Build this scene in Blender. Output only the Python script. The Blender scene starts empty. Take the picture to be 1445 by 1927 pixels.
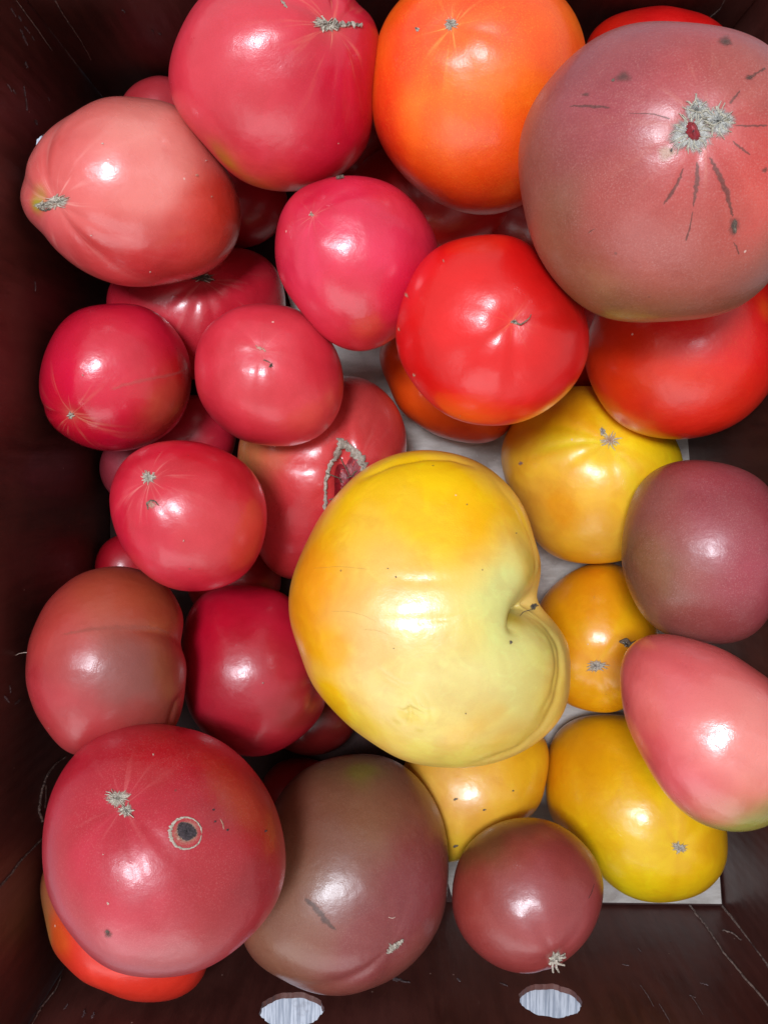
import bpy, math, random
import numpy as np
from mathutils import Vector

# ------------------------------------------------------------------ camera, light, exposure
S = bpy.context.scene
COL = S.collection
H = 0.44                       # camera height above the bottom of the box (m)
F = 1446.0                     # focal length in photograph pixels (1445 x 1927)
TILT = math.atan(103 / F)      # the camera leans a little towards the near wall

cam = bpy.data.cameras.new('camera')
cam.sensor_fit = 'VERTICAL'
cam.sensor_height = 24.0
cam.lens = 24.0 * F / 1927.0
cam.clip_start = 0.01
cam.clip_end = 50
co = bpy.data.objects.new('camera', cam)
COL.objects.link(co)
co.location = (0, 0, H)
co.rotation_euler = (-TILT, 0, 0)
S.camera = co

w = bpy.data.worlds.new('World')
S.world = w
w.use_nodes = True
bg = w.node_tree.nodes['Background']
bg.inputs[0].default_value = (1.0, 0.985, 0.97, 1)
bg.inputs[1].default_value = 0.55


def area(name, loc, target, sx, sy, power, color):
    l = bpy.data.lights.new(name, 'AREA')
    l.shape = 'RECTANGLE'
    l.size, l.size_y = sx, sy
    l.energy = power
    l.color = color
    o = bpy.data.objects.new(name, l)
    COL.objects.link(o)
    o.location = loc
    d = Vector(target) - Vector(loc)
    o.rotation_euler = d.to_track_quat('-Z', 'Y').to_euler()
    return o


area('ceiling_lamp', (-0.22, 0.22, 1.55), (0, 0, 0.08), 0.30, 0.27, 19.0, (0.84, 0.91, 1.0))
area('ceiling_lamp', (-0.62, 0.26, 1.50), (0, 0, 0.08), 0.08, 0.36, 3.4, (0.78, 0.88, 1.0))
area('side_lamp', (-0.30, -1.25, 0.72), (0, 0, 0.1), 1.40, 0.80, 6.5, (0.97, 0.97, 1.0))
S.view_settings.view_transform = 'Standard'
S.view_settings.look = 'None'
S.view_settings.exposure = 0.0
S.view_settings.gamma = 1.0
S.cycles.max_bounces = 8
S.cycles.transparent_max_bounces = 12


# ------------------------------------------------------------------ projection helpers
CT, ST = math.cos(TILT), math.sin(TILT)
CAM = np.array([0, 0, H])


def rays(P):
    """unit directions from the viewpoint through photograph positions P (n,2)"""
    P = np.atleast_2d(np.asarray(P, float))
    x = (P[:, 0] - 722.5) / F
    y = -(P[:, 1] - 963.5) / F
    v = np.stack([x, CT * y - ST, -ST * y - CT], 1)
    return v / np.linalg.norm(v, axis=1)[:, None]


def on_floor(px, py, z=0.0):
    r = rays((px, py))[0]
    return CAM + r * ((z - H) / r[2])


def on_plane(px, py, p0, n):
    r = rays((px, py))[0]
    return CAM + r * (np.dot(p0 - CAM, n) / np.dot(r, n))


def lin(c):
    c = np.asarray(c, float) / 255.0
    return np.where(c <= 0.04045, c / 12.92, ((c + 0.055) / 1.055) ** 2.4)


def wave(p, freq, seed, octaves=1):
    """cheap smooth noise in -1..1 (sum of randomly turned sines)"""
    r = np.random.RandomState(seed)
    out = np.zeros(len(p))
    amp, tot = 1.0, 0.0
    for o in range(octaves):
        for _ in range(6):
            k = r.normal(size=3)
            k = k / np.linalg.norm(k) * freq * (0.6 + 0.8 * r.rand())
            out += amp * np.sin(p @ k + r.rand() * 6.283)
        tot += amp
        amp *= 0.5
        freq *= 2.1
    return out / (3.0 * tot)


# ------------------------------------------------------------------ materials
class NT:
    def __init__(s, name):
        s.m = bpy.data.materials.new(name)
        s.m.use_nodes = True
        s.t = s.m.node_tree
        s.b = s.t.nodes['Principled BSDF']
        s.out = s.t.nodes['Material Output']

    def n(s, kind, **kw):
        nd = s.t.nodes.new(kind)
        for k, v in kw.items():
            setattr(nd, k, v)
        return nd

    def put(s, sock, v):
        if isinstance(v, bpy.types.NodeSocket):
            s.t.links.new(v, sock)
        else:
            sock.default_value = v

    def math(s, op, a, b=None, c=None, clamp=False):
        nd = s.n('ShaderNodeMath', operation=op, use_clamp=clamp)
        s.put(nd.inputs[0], a)
        if b is not None:
            s.put(nd.inputs[1], b)
        if c is not None:
            s.put(nd.inputs[2], c)
        return nd.outputs[0]

    def vmath(s, op, a, b=None):
        nd = s.n('ShaderNodeVectorMath', operation=op)
        s.put(nd.inputs[0], a)
        if b is not None:
            s.put(nd.inputs[1], b)
        return nd.outputs['Value'] if op in ('DOT_PRODUCT', 'LENGTH') else nd.outputs[0]

    def noise(s, vec, scale, detail=2.0, rough=0.5, dist=0.0):
        nd = s.n('ShaderNodeTexNoise')
        s.put(nd.inputs['Vector'], vec)
        nd.inputs['Scale'].default_value = scale
        nd.inputs['Detail'].default_value = detail
        nd.inputs['Roughness'].default_value = rough
        nd.inputs['Distortion'].default_value = dist
        return nd.outputs['Fac']

    def ramp(s, v, a, b, lo=0.0, hi=1.0):
        nd = s.n('ShaderNodeMapRange', interpolation_type='SMOOTHSTEP')
        s.put(nd.inputs[0], v)
        nd.inputs[1].default_value = a
        nd.inputs[2].default_value = b
        nd.inputs[3].default_value = lo
        nd.inputs[4].default_value = hi
        return nd.outputs[0]

    def mix(s, f, a, b, mode='MIX'):
        nd = s.n('ShaderNodeMix', data_type='RGBA', blend_type=mode)
        s.put(nd.inputs[0], f)
        for i, v in ((6, a), (7, b)):
            if not isinstance(v, bpy.types.NodeSocket):
                v = (*v[:3], 1)
            s.put(nd.inputs[i], v)
        return nd.outputs[2]

    def bump(s, h, dist, strength=1.0, normal=None):
        nd = s.n('ShaderNodeBump')
        s.put(nd.inputs['Height'], h)
        nd.inputs['Distance'].default_value = dist
        nd.inputs['Strength'].default_value = strength
        if normal is not None:
            s.put(nd.inputs['Normal'], normal)
        return nd.outputs[0]


def skin_material(name, stem, t1, t2, ray_col, ray_len, ray_amt, speck, speck_col, gloss, seed, coat=0.3):
    q = NT(name)
    geo = q.n('ShaderNodeTexCoord').outputs['Object']
    off = q.vmath('ADD', geo, (seed * 0.37, seed * 0.11, seed * 0.23))
    col = q.n('ShaderNodeAttribute', attribute_name='pigment').outputs['Color']
    # soft mottling of the flesh under the skin
    m1 = q.noise(off, 55, 3, 0.55, 0.6)
    col = q.mix(q.ramp(m1, 0.40, 0.64, 0.0, 0.34), col, q.mix(1.0, col, (0.80, 0.62, 0.62), 'MULTIPLY'))
    m2 = q.noise(off, 120, 4, 0.6, 1.0)
    col = q.mix(q.ramp(m2, 0.52, 0.70, 0.0, 0.16), col, q.mix(1.0, col, (1.08, 1.5, 1.6), 'MULTIPLY'))
    # fine golden / pale grain
    g = q.noise(off, 2000, 2, 0.6)
    g2 = q.noise(off, 90, 2, 0.5)
    amt = q.math('MULTIPLY', q.ramp(g, 0.50, 0.74), q.ramp(g2, 0.35, 0.65, speck * 0.5, speck * 1.0))
    col = q.mix(amt, col, speck_col)
    gd = q.ramp(g, 0.32, 0.48, 0.06 + speck * 0.45, 0.0)
    col = q.mix(gd, col, q.mix(1.0, col, (0.55, 0.45, 0.45), 'MULTIPLY'))
    # pale rays that start at the stem scar
    d = q.vmath('SUBTRACT', geo, tuple(stem))
    a = q.vmath('DOT_PRODUCT', d, tuple(t1))
    b = q.vmath('DOT_PRODUCT', d, tuple(t2))
    r = q.math('SQRT', q.math('ADD', q.math('MULTIPLY', a, a), q.math('MULTIPLY', b, b)))
    rr = q.math('ADD', r, 1e-4)
    cb = q.n('ShaderNodeCombineXYZ')
    q.put(cb.inputs[0], q.math('DIVIDE', a, rr))
    q.put(cb.inputs[1], q.math('DIVIDE', b, rr))
    q.put(cb.inputs[2], q.math('MULTIPLY', r, 8.0))
    cv = q.vmath('ADD', cb.outputs[0], (seed * 1.7, 0, 0))
    rn = q.noise(cv, 5.0, 2.5, 0.6)
    rays_ = q.ramp(rn, 0.54, 0.72)
    dist = q.vmath('LENGTH', d)
    fall = q.math('EXPONENT', q.math('MULTIPLY', dist, -1.0 / ray_len))
    fall2 = q.math('EXPONENT', q.math('MULTIPLY', dist, -4.0 / ray_len))
    ra = q.math('MULTIPLY', q.math('MULTIPLY', rays_, fall), ray_amt * 0.7)
    ra = q.math('ADD', ra, q.math('MULTIPLY', fall2, ray_amt * 0.30), clamp=True)
    col = q.mix(ra, col, ray_col)
    # rare tiny specks and pin pricks
    vo = q.n('ShaderNodeTexVoronoi', feature='F1')
    q.put(vo.inputs['Vector'], off)
    vo.inputs['Scale'].default_value = 110
    cc = q.n('ShaderNodeSeparateColor')
    q.put(cc.inputs[0], vo.outputs['Color'])
    sp = q.math('MULTIPLY', q.math('LESS_THAN', vo.outputs['Distance'], 0.055), q.math('GREATER_THAN', cc.outputs[0], 0.88))
    col = q.mix(q.math('MULTIPLY', sp, 0.55), col, q.mix(q.math('GREATER_THAN', cc.outputs[1], 0.5), (0.12, 0.04, 0.03), (0.75, 0.6, 0.5)))
    q.put(q.b.inputs['Base Color'], col)
    rgh = q.ramp(q.noise(off, 38, 4, 0.6), 0.3, 0.7, gloss + 0.02, gloss + 0.16)
    q.put(q.b.inputs['Roughness'], rgh)
    q.b.inputs['Specular IOR Level'].default_value = 0.5
    q.b.inputs['Coat Weight'].default_value = coat
    q.put(q.b.inputs['Coat Roughness'], q.ramp(q.noise(off, 70, 3, 0.6), 0.3, 0.7, gloss * 0.45, gloss * 0.8))
    q.b.inputs['Subsurface Weight'].default_value = 0.08
    q.b.inputs['Subsurface Radius'].default_value = (0.006, 0.002, 0.001)
    q.b.inputs['Subsurface Scale'].default_value = 1.0
    n1 = q.bump(g, 0.00005, 0.7)
    n2 = q.bump(q.noise(off, 170, 3, 0.55), 0.00030, 0.6, n1)
    n3 = q.bump(q.noise(off, 38, 3, 0.5), 0.0014, 0.6, n2)
    q.put(q.b.inputs['Normal'], n3)
    q.put(q.b.inputs['Coat Normal'], n3)
    return q.m


def patch_material(name, c1, c2, scale, edge=(0.08, 0.60), bumpd=0.0005, rough=0.85, wob=0.40, amax=1.0):
    """dry tissue lying in the skin; its outline frays by noise"""
    q = NT(name)
    geo = q.n('ShaderNodeTexCoord').outputs['Object']
    n = q.noise(geo, scale, 5, 0.68, 0.8)
    n2 = q.noise(geo, scale * 3.2, 3, 0.7)
    col = q.mix(q.ramp(n, 0.40, 0.60), c1, c2)
    col = q.mix(q.ramp(n2, 0.45, 0.75, 0.0, 0.5), col, tuple(min(1, x * 1.5) for x in c2))
    q.put(q.b.inputs['Base Color'], col)
    q.b.inputs['Roughness'].default_value = rough
    q.put(q.b.inputs['Normal'], q.bump(n, bumpd, 1.0, q.bump(n2, bumpd * 0.4, 1.0)))
    fade = q.n('ShaderNodeAttribute', attribute_name='fade').outputs['Fac']
    v = q.math('ADD', fade, q.math('MULTIPLY', q.math('SUBTRACT', n2, 0.5), wob))
    q.put(q.b.inputs['Alpha'], q.ramp(v, edge[0], edge[1], 0.0, amax))
    return q.m


# ------------------------------------------------------------------ the fruit bodies
def cube_sphere(n):
    """unit directions and quads of a cube grid blown up to a ball (n cells per edge)"""
    key = {}
    V, Q = [], []
    g = np.tan(np.linspace(-1, 1, n + 1) * math.pi / 4)
    for ax in range(3):
        for sg in (-1, 1):
            idx = np.empty((n + 1, n + 1), int)
            for i in range(n + 1):
                for j in range(n + 1):
                    p = [0.0, 0.0, 0.0]
                    p[ax] = float(sg)
                    p[(ax + 1) % 3] = g[i]
                    p[(ax + 2) % 3] = g[j] * sg
                    k = (round(p[0], 5) + 0.0, round(p[1], 5) + 0.0, round(p[2], 5) + 0.0)
                    t = key.get(k)
                    if t is None:
                        t = key[k] = len(V)
                        V.append(p)
                    idx[i, j] = t
            a, b, c, d = idx[:-1, :-1].ravel(), idx[1:, :-1].ravel(), idx[1:, 1:].ravel(), idx[:-1, 1:].ravel()
            Q.append(np.stack([a, b, c, d], 1))
    V = np.array(V)
    return V / np.linalg.norm(V, axis=1)[:, None], np.concatenate(Q)


BALL = {}


def ball(n):
    if n not in BALL:
        BALL[n] = cube_sphere(n)
    return BALL[n]


def make_mesh(name, verts, quads, mat, parent=None, attrs=None, smooth=True):
    me = bpy.data.meshes.new(name)
    verts = np.asarray(verts, np.float32)
    quads = np.asarray(quads, np.int32)
    me.vertices.add(len(verts))
    me.vertices.foreach_set('co', verts.ravel())
    me.loops.add(quads.size)
    me.loops.foreach_set('vertex_index', quads.ravel())
    me.polygons.add(len(quads))
    me.polygons.foreach_set('loop_start', np.arange(0, quads.size, quads.shape[1], dtype=np.int32))
    me.update(calc_edges=True)
    me.validate()
    me.polygons.foreach_set('use_smooth', np.full(len(me.polygons), smooth, bool))
    for k, (typ, data) in (attrs or {}).items():
        at = me.attributes.new(k, typ, 'POINT')
        at.data.foreach_set('color' if typ == 'FLOAT_COLOR' else 'value', np.asarray(data, np.float32).ravel())
    me.materials.append(mat)
    o = bpy.data.objects.new(name, me)
    COL.objects.link(o)
    if parent is not None:
        o.parent = parent
    return o


class Fruit:
    """a star-shaped body: its widest section was measured from the photograph, its depth and
    relief are its own.  Local axes: U right, V up, W towards the viewpoint."""

    def __init__(s, key, outline, dist, flat=0.92, K=8, power=2.0, seed=0):
        s.key, s.seed = key, seed
        P = np.array(outline, float)
        x, y = P[:, 0], P[:, 1]
        x2, y2 = np.roll(x, -1), np.roll(y, -1)
        cr = x * y2 - x2 * y
        A = cr.sum() / 2
        c = (((x + x2) * cr).sum() / 6 / A, ((y + y2) * cr).sum() / 6 / A)
        d0 = rays(c)[0]
        s.C = CAM + d0 * dist
        s.W = -d0
        U = np.cross([0, 1, 0], s.W)
        s.U = U / np.linalg.norm(U)
        s.V = np.cross(s.W, s.U)
        s.M = np.stack([s.U, s.V, s.W])          # world -> local rows
        # resample the outline and fit a smooth radius
        pts = []
        for a, b in zip(P, np.roll(P, -1, 0)):
            for t in np.linspace(0, 1, 12, endpoint=False):
                pts.append(a + (b - a) * t)
        q = rays(np.array(pts))
        ca = q @ d0
        al = np.arccos(np.clip(ca, -1, 1))
        phi = np.arctan2(q @ s.V, q @ s.U)
        r0 = np.mean(dist * np.sin(al))
        s.D = flat * r0
        R = np.tan(al) * math.sqrt(dist ** 2 - s.D ** 2)
        cols = [np.ones_like(phi)]
        reg = [0.0]
        for k in range(1, K + 1):
            cols += [np.cos(k * phi), np.sin(k * phi)]
            reg += [k ** 3 * 0.002, k ** 3 * 0.002]
        Am = np.stack(cols, 1)
        s.coef = np.linalg.solve(Am.T @ Am + np.diag(reg), Am.T @ R)
        s.K = K
        s.r = r0
        s.power = power
        s.feat = []

    def radius(s, phi):
        out = np.full(phi.shape, s.coef[0])
        for k in range(1, s.K + 1):
            out = out + s.coef[2 * k - 1] * np.cos(k * phi) + s.coef[2 * k] * np.sin(k * phi)
        return out

    def rho(s, n, raw=False):
        """distance from the centre to the surface along local unit directions n"""
        st = np.hypot(n[:, 0], n[:, 1])
        phi = np.arctan2(n[:, 1], n[:, 0])
        # behind and in front the section eases to a mean circle
        R = s.radius(phi)
        Rm = s.coef[0]
        wgt = st ** 1.5
        R = Rm + (R - Rm) * wgt
        p = s.power
        q = ((st / R) ** p + (np.abs(n[:, 2]) / s.D) ** p) ** (-1.0 / p)
        if raw:
            return q
        f = np.ones(len(n))
        for fn in s.feat:
            f = f + fn(n)
        return q * f

    def hit(s, P, raw=False):
        """local points where sight lines through P meet the near side of the body"""
        q = rays(P) @ s.M.T
        o = (CAM - s.C) @ s.M.T
        t1 = -(q @ o)                      # closest approach
        t0 = t1 - 1.6 * s.r
        t0 = np.maximum(t0, 0.01)
        lo, hi = t0.copy(), t1.copy()
        # step forward to the first inside sample
        best = t1.copy()
        found = np.zeros(len(q), bool)
        prev = t0.copy()
        for k in range(1, 41):
            t = t0 + (t1 - t0) * k / 40
            p = o + q * t[:, None]
            L = np.linalg.norm(p, axis=1)
            ins = (L <= s.rho(p / L[:, None], raw)) & ~found
            best[ins] = t[ins]
            lo[ins] = prev[ins]
            hi[ins] = t[ins]
            found |= ins
            prev = t
        for _ in range(14):
            t = (lo + hi) / 2
            p = o + q * t[:, None]
            L = np.linalg.norm(p, axis=1)
            ins = L <= s.rho(p / L[:, None], raw)
            hi = np.where(ins, t, hi)
            lo = np.where(ins, lo, t)
        p = o + q * hi[:, None]
        if (~found).any():
            pm = o + q[~found] * t1[~found][:, None]
            n = pm / np.linalg.norm(pm, axis=1)[:, None]
            p[~found] = n * s.rho(n, raw)[:, None]
        return p

    def dirs(s, P):
        p = s.hit(P, True)
        return p / np.linalg.norm(p, axis=1)[:, None]

    # ---- relief
    def stem(s, n0, dimple, dsig, ribs, rib_amp, rib_sig):
        a = np.cross(n0, [0.3, 0.5, 0.81])
        s.n0 = n0
        s.t1 = a / np.linalg.norm(a)
        s.t2 = np.cross(n0, s.t1)
        ph = np.random.RandomState(s.seed + 5).rand(4) * 6.28

        def fn(n):
            ang = np.arccos(np.clip(n @ n0, -1, 1))
            az = np.arctan2(n @ s.t2, n @ s.t1)
            az = az + 0.18 * np.sin(az * 2 + ph[0]) + 0.12 * np.sin(az * 3 + ph[1])
            rb = 0.42 * np.cos(az * ribs + ph[2]) - 0.10 * np.cos(2 * (az * ribs + ph[2]))
            env = np.exp(-(ang / rib_sig) ** 2) * (1 - np.exp(-(ang / 0.30) ** 2))
            return rib_amp * rb * env * (1 + 0.6 * np.sin(az + ph[3])) - dimple * np.exp(-(ang / dsig) ** 2)
        s.feat.append(fn)

    def lump(s, px, py, amp, sig):
        n0 = s.dirs((px, py))[0]
        s.feat.append(lambda n: amp * np.exp(-((1 - np.clip(n @ n0, -1, 1)) * 2) / sig ** 2))

    def groove(s, path, amp, sig, sharp=2.0, taper=True):
        """a crease (amp<0) or a ridge along a path"""
        P = np.array(path, float)
        T = np.linspace(0, len(P) - 1, 8 * (len(P) - 1) + 1)
        X = np.stack([np.interp(T, range(len(P)), P[:, 0]), np.interp(T, range(len(P)), P[:, 1])], 1)
        for _ in range(3):
            X[1:-1] = (X[:-2] + 2 * X[1:-1] + X[2:]) / 4
        N = s.dirs(X)
        u = np.linspace(0, 1, len(N))
        wt = np.sin(np.pi * np.clip(u, 0.02, 0.98)) ** 0.5 if taper else np.ones(len(N))
        if taper == 'start':
            wt = 1 - u ** 1.5

        def fn(n):
            best = np.zeros(len(n))
            for a in range(len(N)):
                dd = np.sqrt(((n - N[a]) ** 2).sum(1))
                best = np.maximum(best, wt[a] * np.exp(-(dd / sig) ** sharp))
            return amp * best
        s.feat.append(fn)

    def wobble(s, amp, freq=1.7, octaves=2):
        sd = s.seed * 13 + 7
        s.feat.append(lambda n: amp * wave(n, freq, sd, octaves) * 1.0)

    # ---- output
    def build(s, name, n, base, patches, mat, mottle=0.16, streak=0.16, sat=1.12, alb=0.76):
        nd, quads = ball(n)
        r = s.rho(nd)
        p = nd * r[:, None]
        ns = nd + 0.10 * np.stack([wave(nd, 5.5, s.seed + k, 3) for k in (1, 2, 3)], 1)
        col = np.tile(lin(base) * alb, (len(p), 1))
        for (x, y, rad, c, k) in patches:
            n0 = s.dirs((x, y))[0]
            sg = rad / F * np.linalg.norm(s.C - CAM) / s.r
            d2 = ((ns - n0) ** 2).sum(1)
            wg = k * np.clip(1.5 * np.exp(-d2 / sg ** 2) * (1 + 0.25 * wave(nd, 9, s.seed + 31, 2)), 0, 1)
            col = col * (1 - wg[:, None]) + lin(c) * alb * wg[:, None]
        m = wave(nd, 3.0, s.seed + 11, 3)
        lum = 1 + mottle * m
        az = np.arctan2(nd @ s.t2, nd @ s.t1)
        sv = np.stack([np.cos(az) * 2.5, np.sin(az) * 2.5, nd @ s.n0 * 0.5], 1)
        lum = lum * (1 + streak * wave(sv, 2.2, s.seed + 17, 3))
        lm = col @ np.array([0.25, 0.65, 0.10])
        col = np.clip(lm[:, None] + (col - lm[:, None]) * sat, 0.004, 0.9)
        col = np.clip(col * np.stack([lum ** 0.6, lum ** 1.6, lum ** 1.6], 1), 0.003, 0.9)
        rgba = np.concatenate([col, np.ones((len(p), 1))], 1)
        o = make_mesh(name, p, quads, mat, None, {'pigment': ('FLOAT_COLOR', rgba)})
        m4 = np.eye(4)
        m4[:3, :3] = s.M.T
        m4[:3, 3] = s.C
        from mathutils import Matrix
        o.matrix_world = Matrix(m4.tolist())
        s.obj = o
        return o

    def normals(s, p):
        n = p / np.linalg.norm(p, axis=1)[:, None]
        e = 0.01
        a = np.cross(n, [0.12, 0.9, 0.4])
        a /= np.linalg.norm(a, axis=1)[:, None]
        b = np.cross(n, a)

        def S_(v):
            v = v / np.linalg.norm(v, axis=1)[:, None]
            return v * s.rho(v)[:, None]
        g = np.cross(S_(n + e * a) - S_(n - e * a), S_(n + e * b) - S_(n - e * b))
        g /= np.linalg.norm(g, axis=1)[:, None]
        return g * np.sign((g * n).sum(1))[:, None]

    def patch(s, name, mat, px, py, rx, ry, rot=0.0, spikes=0, spike=0.5, lift=0.0005, rough=0.0004,
              dome=0.0, seed=0, seg=56, rings=9, label=None, wav=1.0):
        """a piece of dry tissue that follows the surface round (px,py)"""
        r = np.random.RandomState(seed + int(px))
        a = np.linspace(0, 2 * np.pi, seg, endpoint=False)
        rad = 1 + wav * (0.16 * np.sin(2 * a + r.rand() * 6) + 0.12 * np.sin(3 * a + r.rand() * 6) + 0.08 * np.sin(5 * a + r.rand() * 6))
        if spikes:
            ang = np.sort(r.rand(spikes) * 0.5 + np.arange(spikes)) / spikes * 2 * np.pi
            for g in ang:
                dd = np.abs((a - g + np.pi) % (2 * np.pi) - np.pi)
                rad += spike * (0.5 + 0.7 * r.rand()) * np.exp(-(dd / 0.09) ** 1.3)
        cr_, sr_ = math.cos(rot), math.sin(rot)
        P, fade, hh = [], [], []
        for k in range(rings + 1):
            t = k / rings
            base = t * (rad if t > 0.5 else 1 + (rad - 1) * t * 2)
            X, Y = rx * base * np.cos(a), ry * base * np.sin(a)
            P.append(np.stack([px + X * cr_ - Y * sr_, py + X * sr_ + Y * cr_], 1))
            fade.append(np.full(seg, (1 - t) * 1.2))
            hh.append(np.full(seg, lift * (1 - t ** 3) + dome * (1 - t * t)) + rough * r.normal(size=seg) * (1 - t ** 4))
        P = np.concatenate(P)
        hh = np.concatenate(hh)
        p = s.hit(P)
        p = p + s.normals(p) * (hh + 0.00006)[:, None]
        Q = []
        for k in range(rings):
            for i in range(seg):
                j = (i + 1) % seg
                Q.append((k * seg + i, (k + 1) * seg + i, (k + 1) * seg + j, k * seg + j))
        o = make_mesh(name, p, Q, mat, s.obj, {'fade': ('FLOAT', np.concatenate(fade))})
        if label:
            o['label'] = label
        return o

    def strip(s, name, mat, path, width, lift=0.0004, jag=0.5, rough=0.0003, seed=0, label=None, cols=6, sub=7):
        """a torn or corky line that follows the surface along a path; width may be a list"""
        r = np.random.RandomState(seed + int(path[0][0]))
        P = np.array(path, float)
        m = sub * (len(P) - 1) + 1
        T = np.linspace(0, len(P) - 1, m)
        X = np.stack([np.interp(T, range(len(P)), P[:, 0]), np.interp(T, range(len(P)), P[:, 1])], 1)
        for _ in range(2):
            X[1:-1] = (X[:-2] + 2 * X[1:-1] + X[2:]) / 4
        wd = np.interp(T, np.linspace(0, len(P) - 1, len(np.atleast_1d(width))), np.atleast_1d(width))
        tg = np.gradient(X, axis=0)
        tg /= np.linalg.norm(tg, axis=1)[:, None] + 1e-9
        nm = np.stack([-tg[:, 1], tg[:, 0]], 1)
        X = X + nm * (r.normal(size=m) * wd * 0.12 * jag)[:, None]
        G, fade, hh = [], [], []
        ra, rb = 1 + jag * (r.rand(m) - 0.4), 1 + jag * (r.rand(m) - 0.4)
        for c in range(cols + 1):
            v = c / cols * 2 - 1
            rr = np.where(v < 0, ra, rb)
            G.append(X + nm * (v * wd / 2 * rr)[:, None])
            u = np.linspace(0, 1, m)
            end = np.clip(np.minimum(u, 1 - u) * 12, 0, 1)
            fade.append((1 - abs(v)) * 1.4 * end)
            hh.append((lift * (1 - v * v) + rough * r.normal(size=m) * (1 - v * v)) * end)
        p = s.hit(np.concatenate(G))
        hh = np.concatenate(hh)
        p = p + s.normals(p) * (hh + 0.00006)[:, None]
        Q = []
        for c in range(cols):
            for i in range(m - 1):
                Q.append((c * m + i, (c + 1) * m + i, (c + 1) * m + i + 1, c * m + i + 1))
        o = make_mesh(name, p, Q, mat, s.obj, {'fade': ('FLOAT', np.concatenate(fade))})
        if label:
            o['label'] = label
        return o

    def hair(s, name, mat, path, radius, heights, label=None):
        """a thin dry fibre or stalk; heights (m) above the surface at each path point"""
        P = np.array(path, float)
        m = 6 * (len(P) - 1) + 1
        T = np.linspace(0, len(P) - 1, m)
        X = np.stack([np.interp(T, range(len(P)), P[:, 0]), np.interp(T, range(len(P)), P[:, 1])], 1)
        X[1:-1] = (X[:-2] + 2 * X[1:-1] + X[2:]) / 4
        h = np.interp(T, np.linspace(0, len(P) - 1, len(heights)), heights)
        p = s.hit(X)
        p = p + s.normals(p) * h[:, None]
        return tube(name, mat, p, radius, s.obj, label)


def tube(name, mat, p, radius, parent, label=None, seg=7):
    p = np.asarray(p, float)
    tg = np.gradient(p, axis=0)
    tg /= np.linalg.norm(tg, axis=1)[:, None] + 1e-12
    a = np.cross(tg, [0.31, 0.42, 0.85])
    a /= np.linalg.norm(a, axis=1)[:, None]
    b = np.cross(tg, a)
    rad = np.interp(np.linspace(0, 1, len(p)), np.linspace(0, 1, len(np.atleast_1d(radius))), np.atleast_1d(radius))
    V, Q = [], []
    for k in range(seg):
        t = 2 * math.pi * k / seg
        V.append(p + (a * math.cos(t) + b * math.sin(t)) * rad[:, None])
    m = len(p)
    V = np.concatenate(V)
    for k in range(seg):
        k2 = (k + 1) % seg
        for i in range(m - 1):
            Q.append((k * m + i, k2 * m + i, k2 * m + i + 1, k * m + i + 1))
    o = make_mesh(name, V, Q, mat, parent, {'fade': ('FLOAT', np.full(len(V), 2.0))})
    if label:
        o['label'] = label
    return o


# ------------------------------------------------------------------ the box and what it stands on
def tag(o, label=None, cat=None, group=None, kind=None):
    for k, v in (('label', label), ('category', cat), ('group', group), ('kind', kind)):
        if v:
            o[k] = v
    return o


def card_material(name, base, dark, worn, rough=0.5, wear=0.5):
    q = NT(name)
    geo = q.n('ShaderNodeTexCoord').outputs['Object']
    # local x runs along the panel, local y up the panel
    gr = q.n('ShaderNodeMapping')
    q.put(gr.inputs['Vector'], geo)
    gr.inputs['Scale'].default_value = (1, 0.2, 1)
    gv = gr.outputs[0]
    g = q.noise(gv, 700, 3, 0.6)
    g2 = q.noise(gv, 160, 3, 0.6, 0.4)
    big = q.noise(geo, 14, 4, 0.6)
    col = q.mix(q.ramp(g2, 0.3, 0.7), base, dark)
    col = q.mix(q.ramp(big, 0.35, 0.7, 0.0, 0.6), col, tuple(x * 1.5 for x in base))
    # scuffs where the dark coat has worn thin
    sc = q.math('MULTIPLY', q.ramp(g, 0.62, 0.74), q.ramp(q.noise(geo, 26, 3, 0.6), 0.50, 0.66))
    col = q.mix(q.math('MULTIPLY', sc, wear), col, worn)
    vo = q.n('ShaderNodeTexVoronoi', feature='F1')
    q.put(vo.inputs['Vector'], geo)
    vo.inputs['Scale'].default_value = 170
    cc = q.n('ShaderNodeSeparateColor')
    q.put(cc.inputs[0], vo.outputs['Color'])
    sp = q.math('MULTIPLY', q.math('LESS_THAN', vo.outputs['Distance'], 0.07), q.math('GREATER_THAN', cc.outputs[0], 0.93))
    col = q.mix(q.math('MULTIPLY', sp, 0.7), col, tuple(min(1, x * 2.5) for x in worn))
    q.put(q.b.inputs['Base Color'], col)
    q.put(q.b.inputs['Roughness'], q.ramp(big, 0.3, 0.7, rough - 0.08, rough + 0.1))
    n1 = q.bump(g, 0.0002, 0.6)
    flute = q.n('ShaderNodeTexWave', wave_type='BANDS', bands_direction='X')
    q.put(flute.inputs['Vector'], geo)
    flute.inputs['Scale'].default_value = 45
    flute.inputs['Distortion'].default_value = 1.5
    n2 = q.bump(flute.outputs['Fac'], 0.00025, 0.35, n1)
    q.put(q.b.inputs['Normal'], q.bump(q.noise(geo, 30, 3), 0.0015, 0.5, n2))
    return q.m


def plain(name, c, rough=0.8, scale=300, c2=None, bumpd=0.0003):
    q = NT(name)
    geo = q.n('ShaderNodeTexCoord').outputs['Object']
    n = q.noise(geo, scale, 4, 0.6)
    q.put(q.b.inputs['Base Color'], q.mix(q.ramp(n, 0.35, 0.65), c, c2 or tuple(x * 0.7 for x in c)))
    q.b.inputs['Roughness'].default_value = rough
    q.put(q.b.inputs['Normal'], q.bump(n, bumpd, 0.8))
    return q.m


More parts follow.
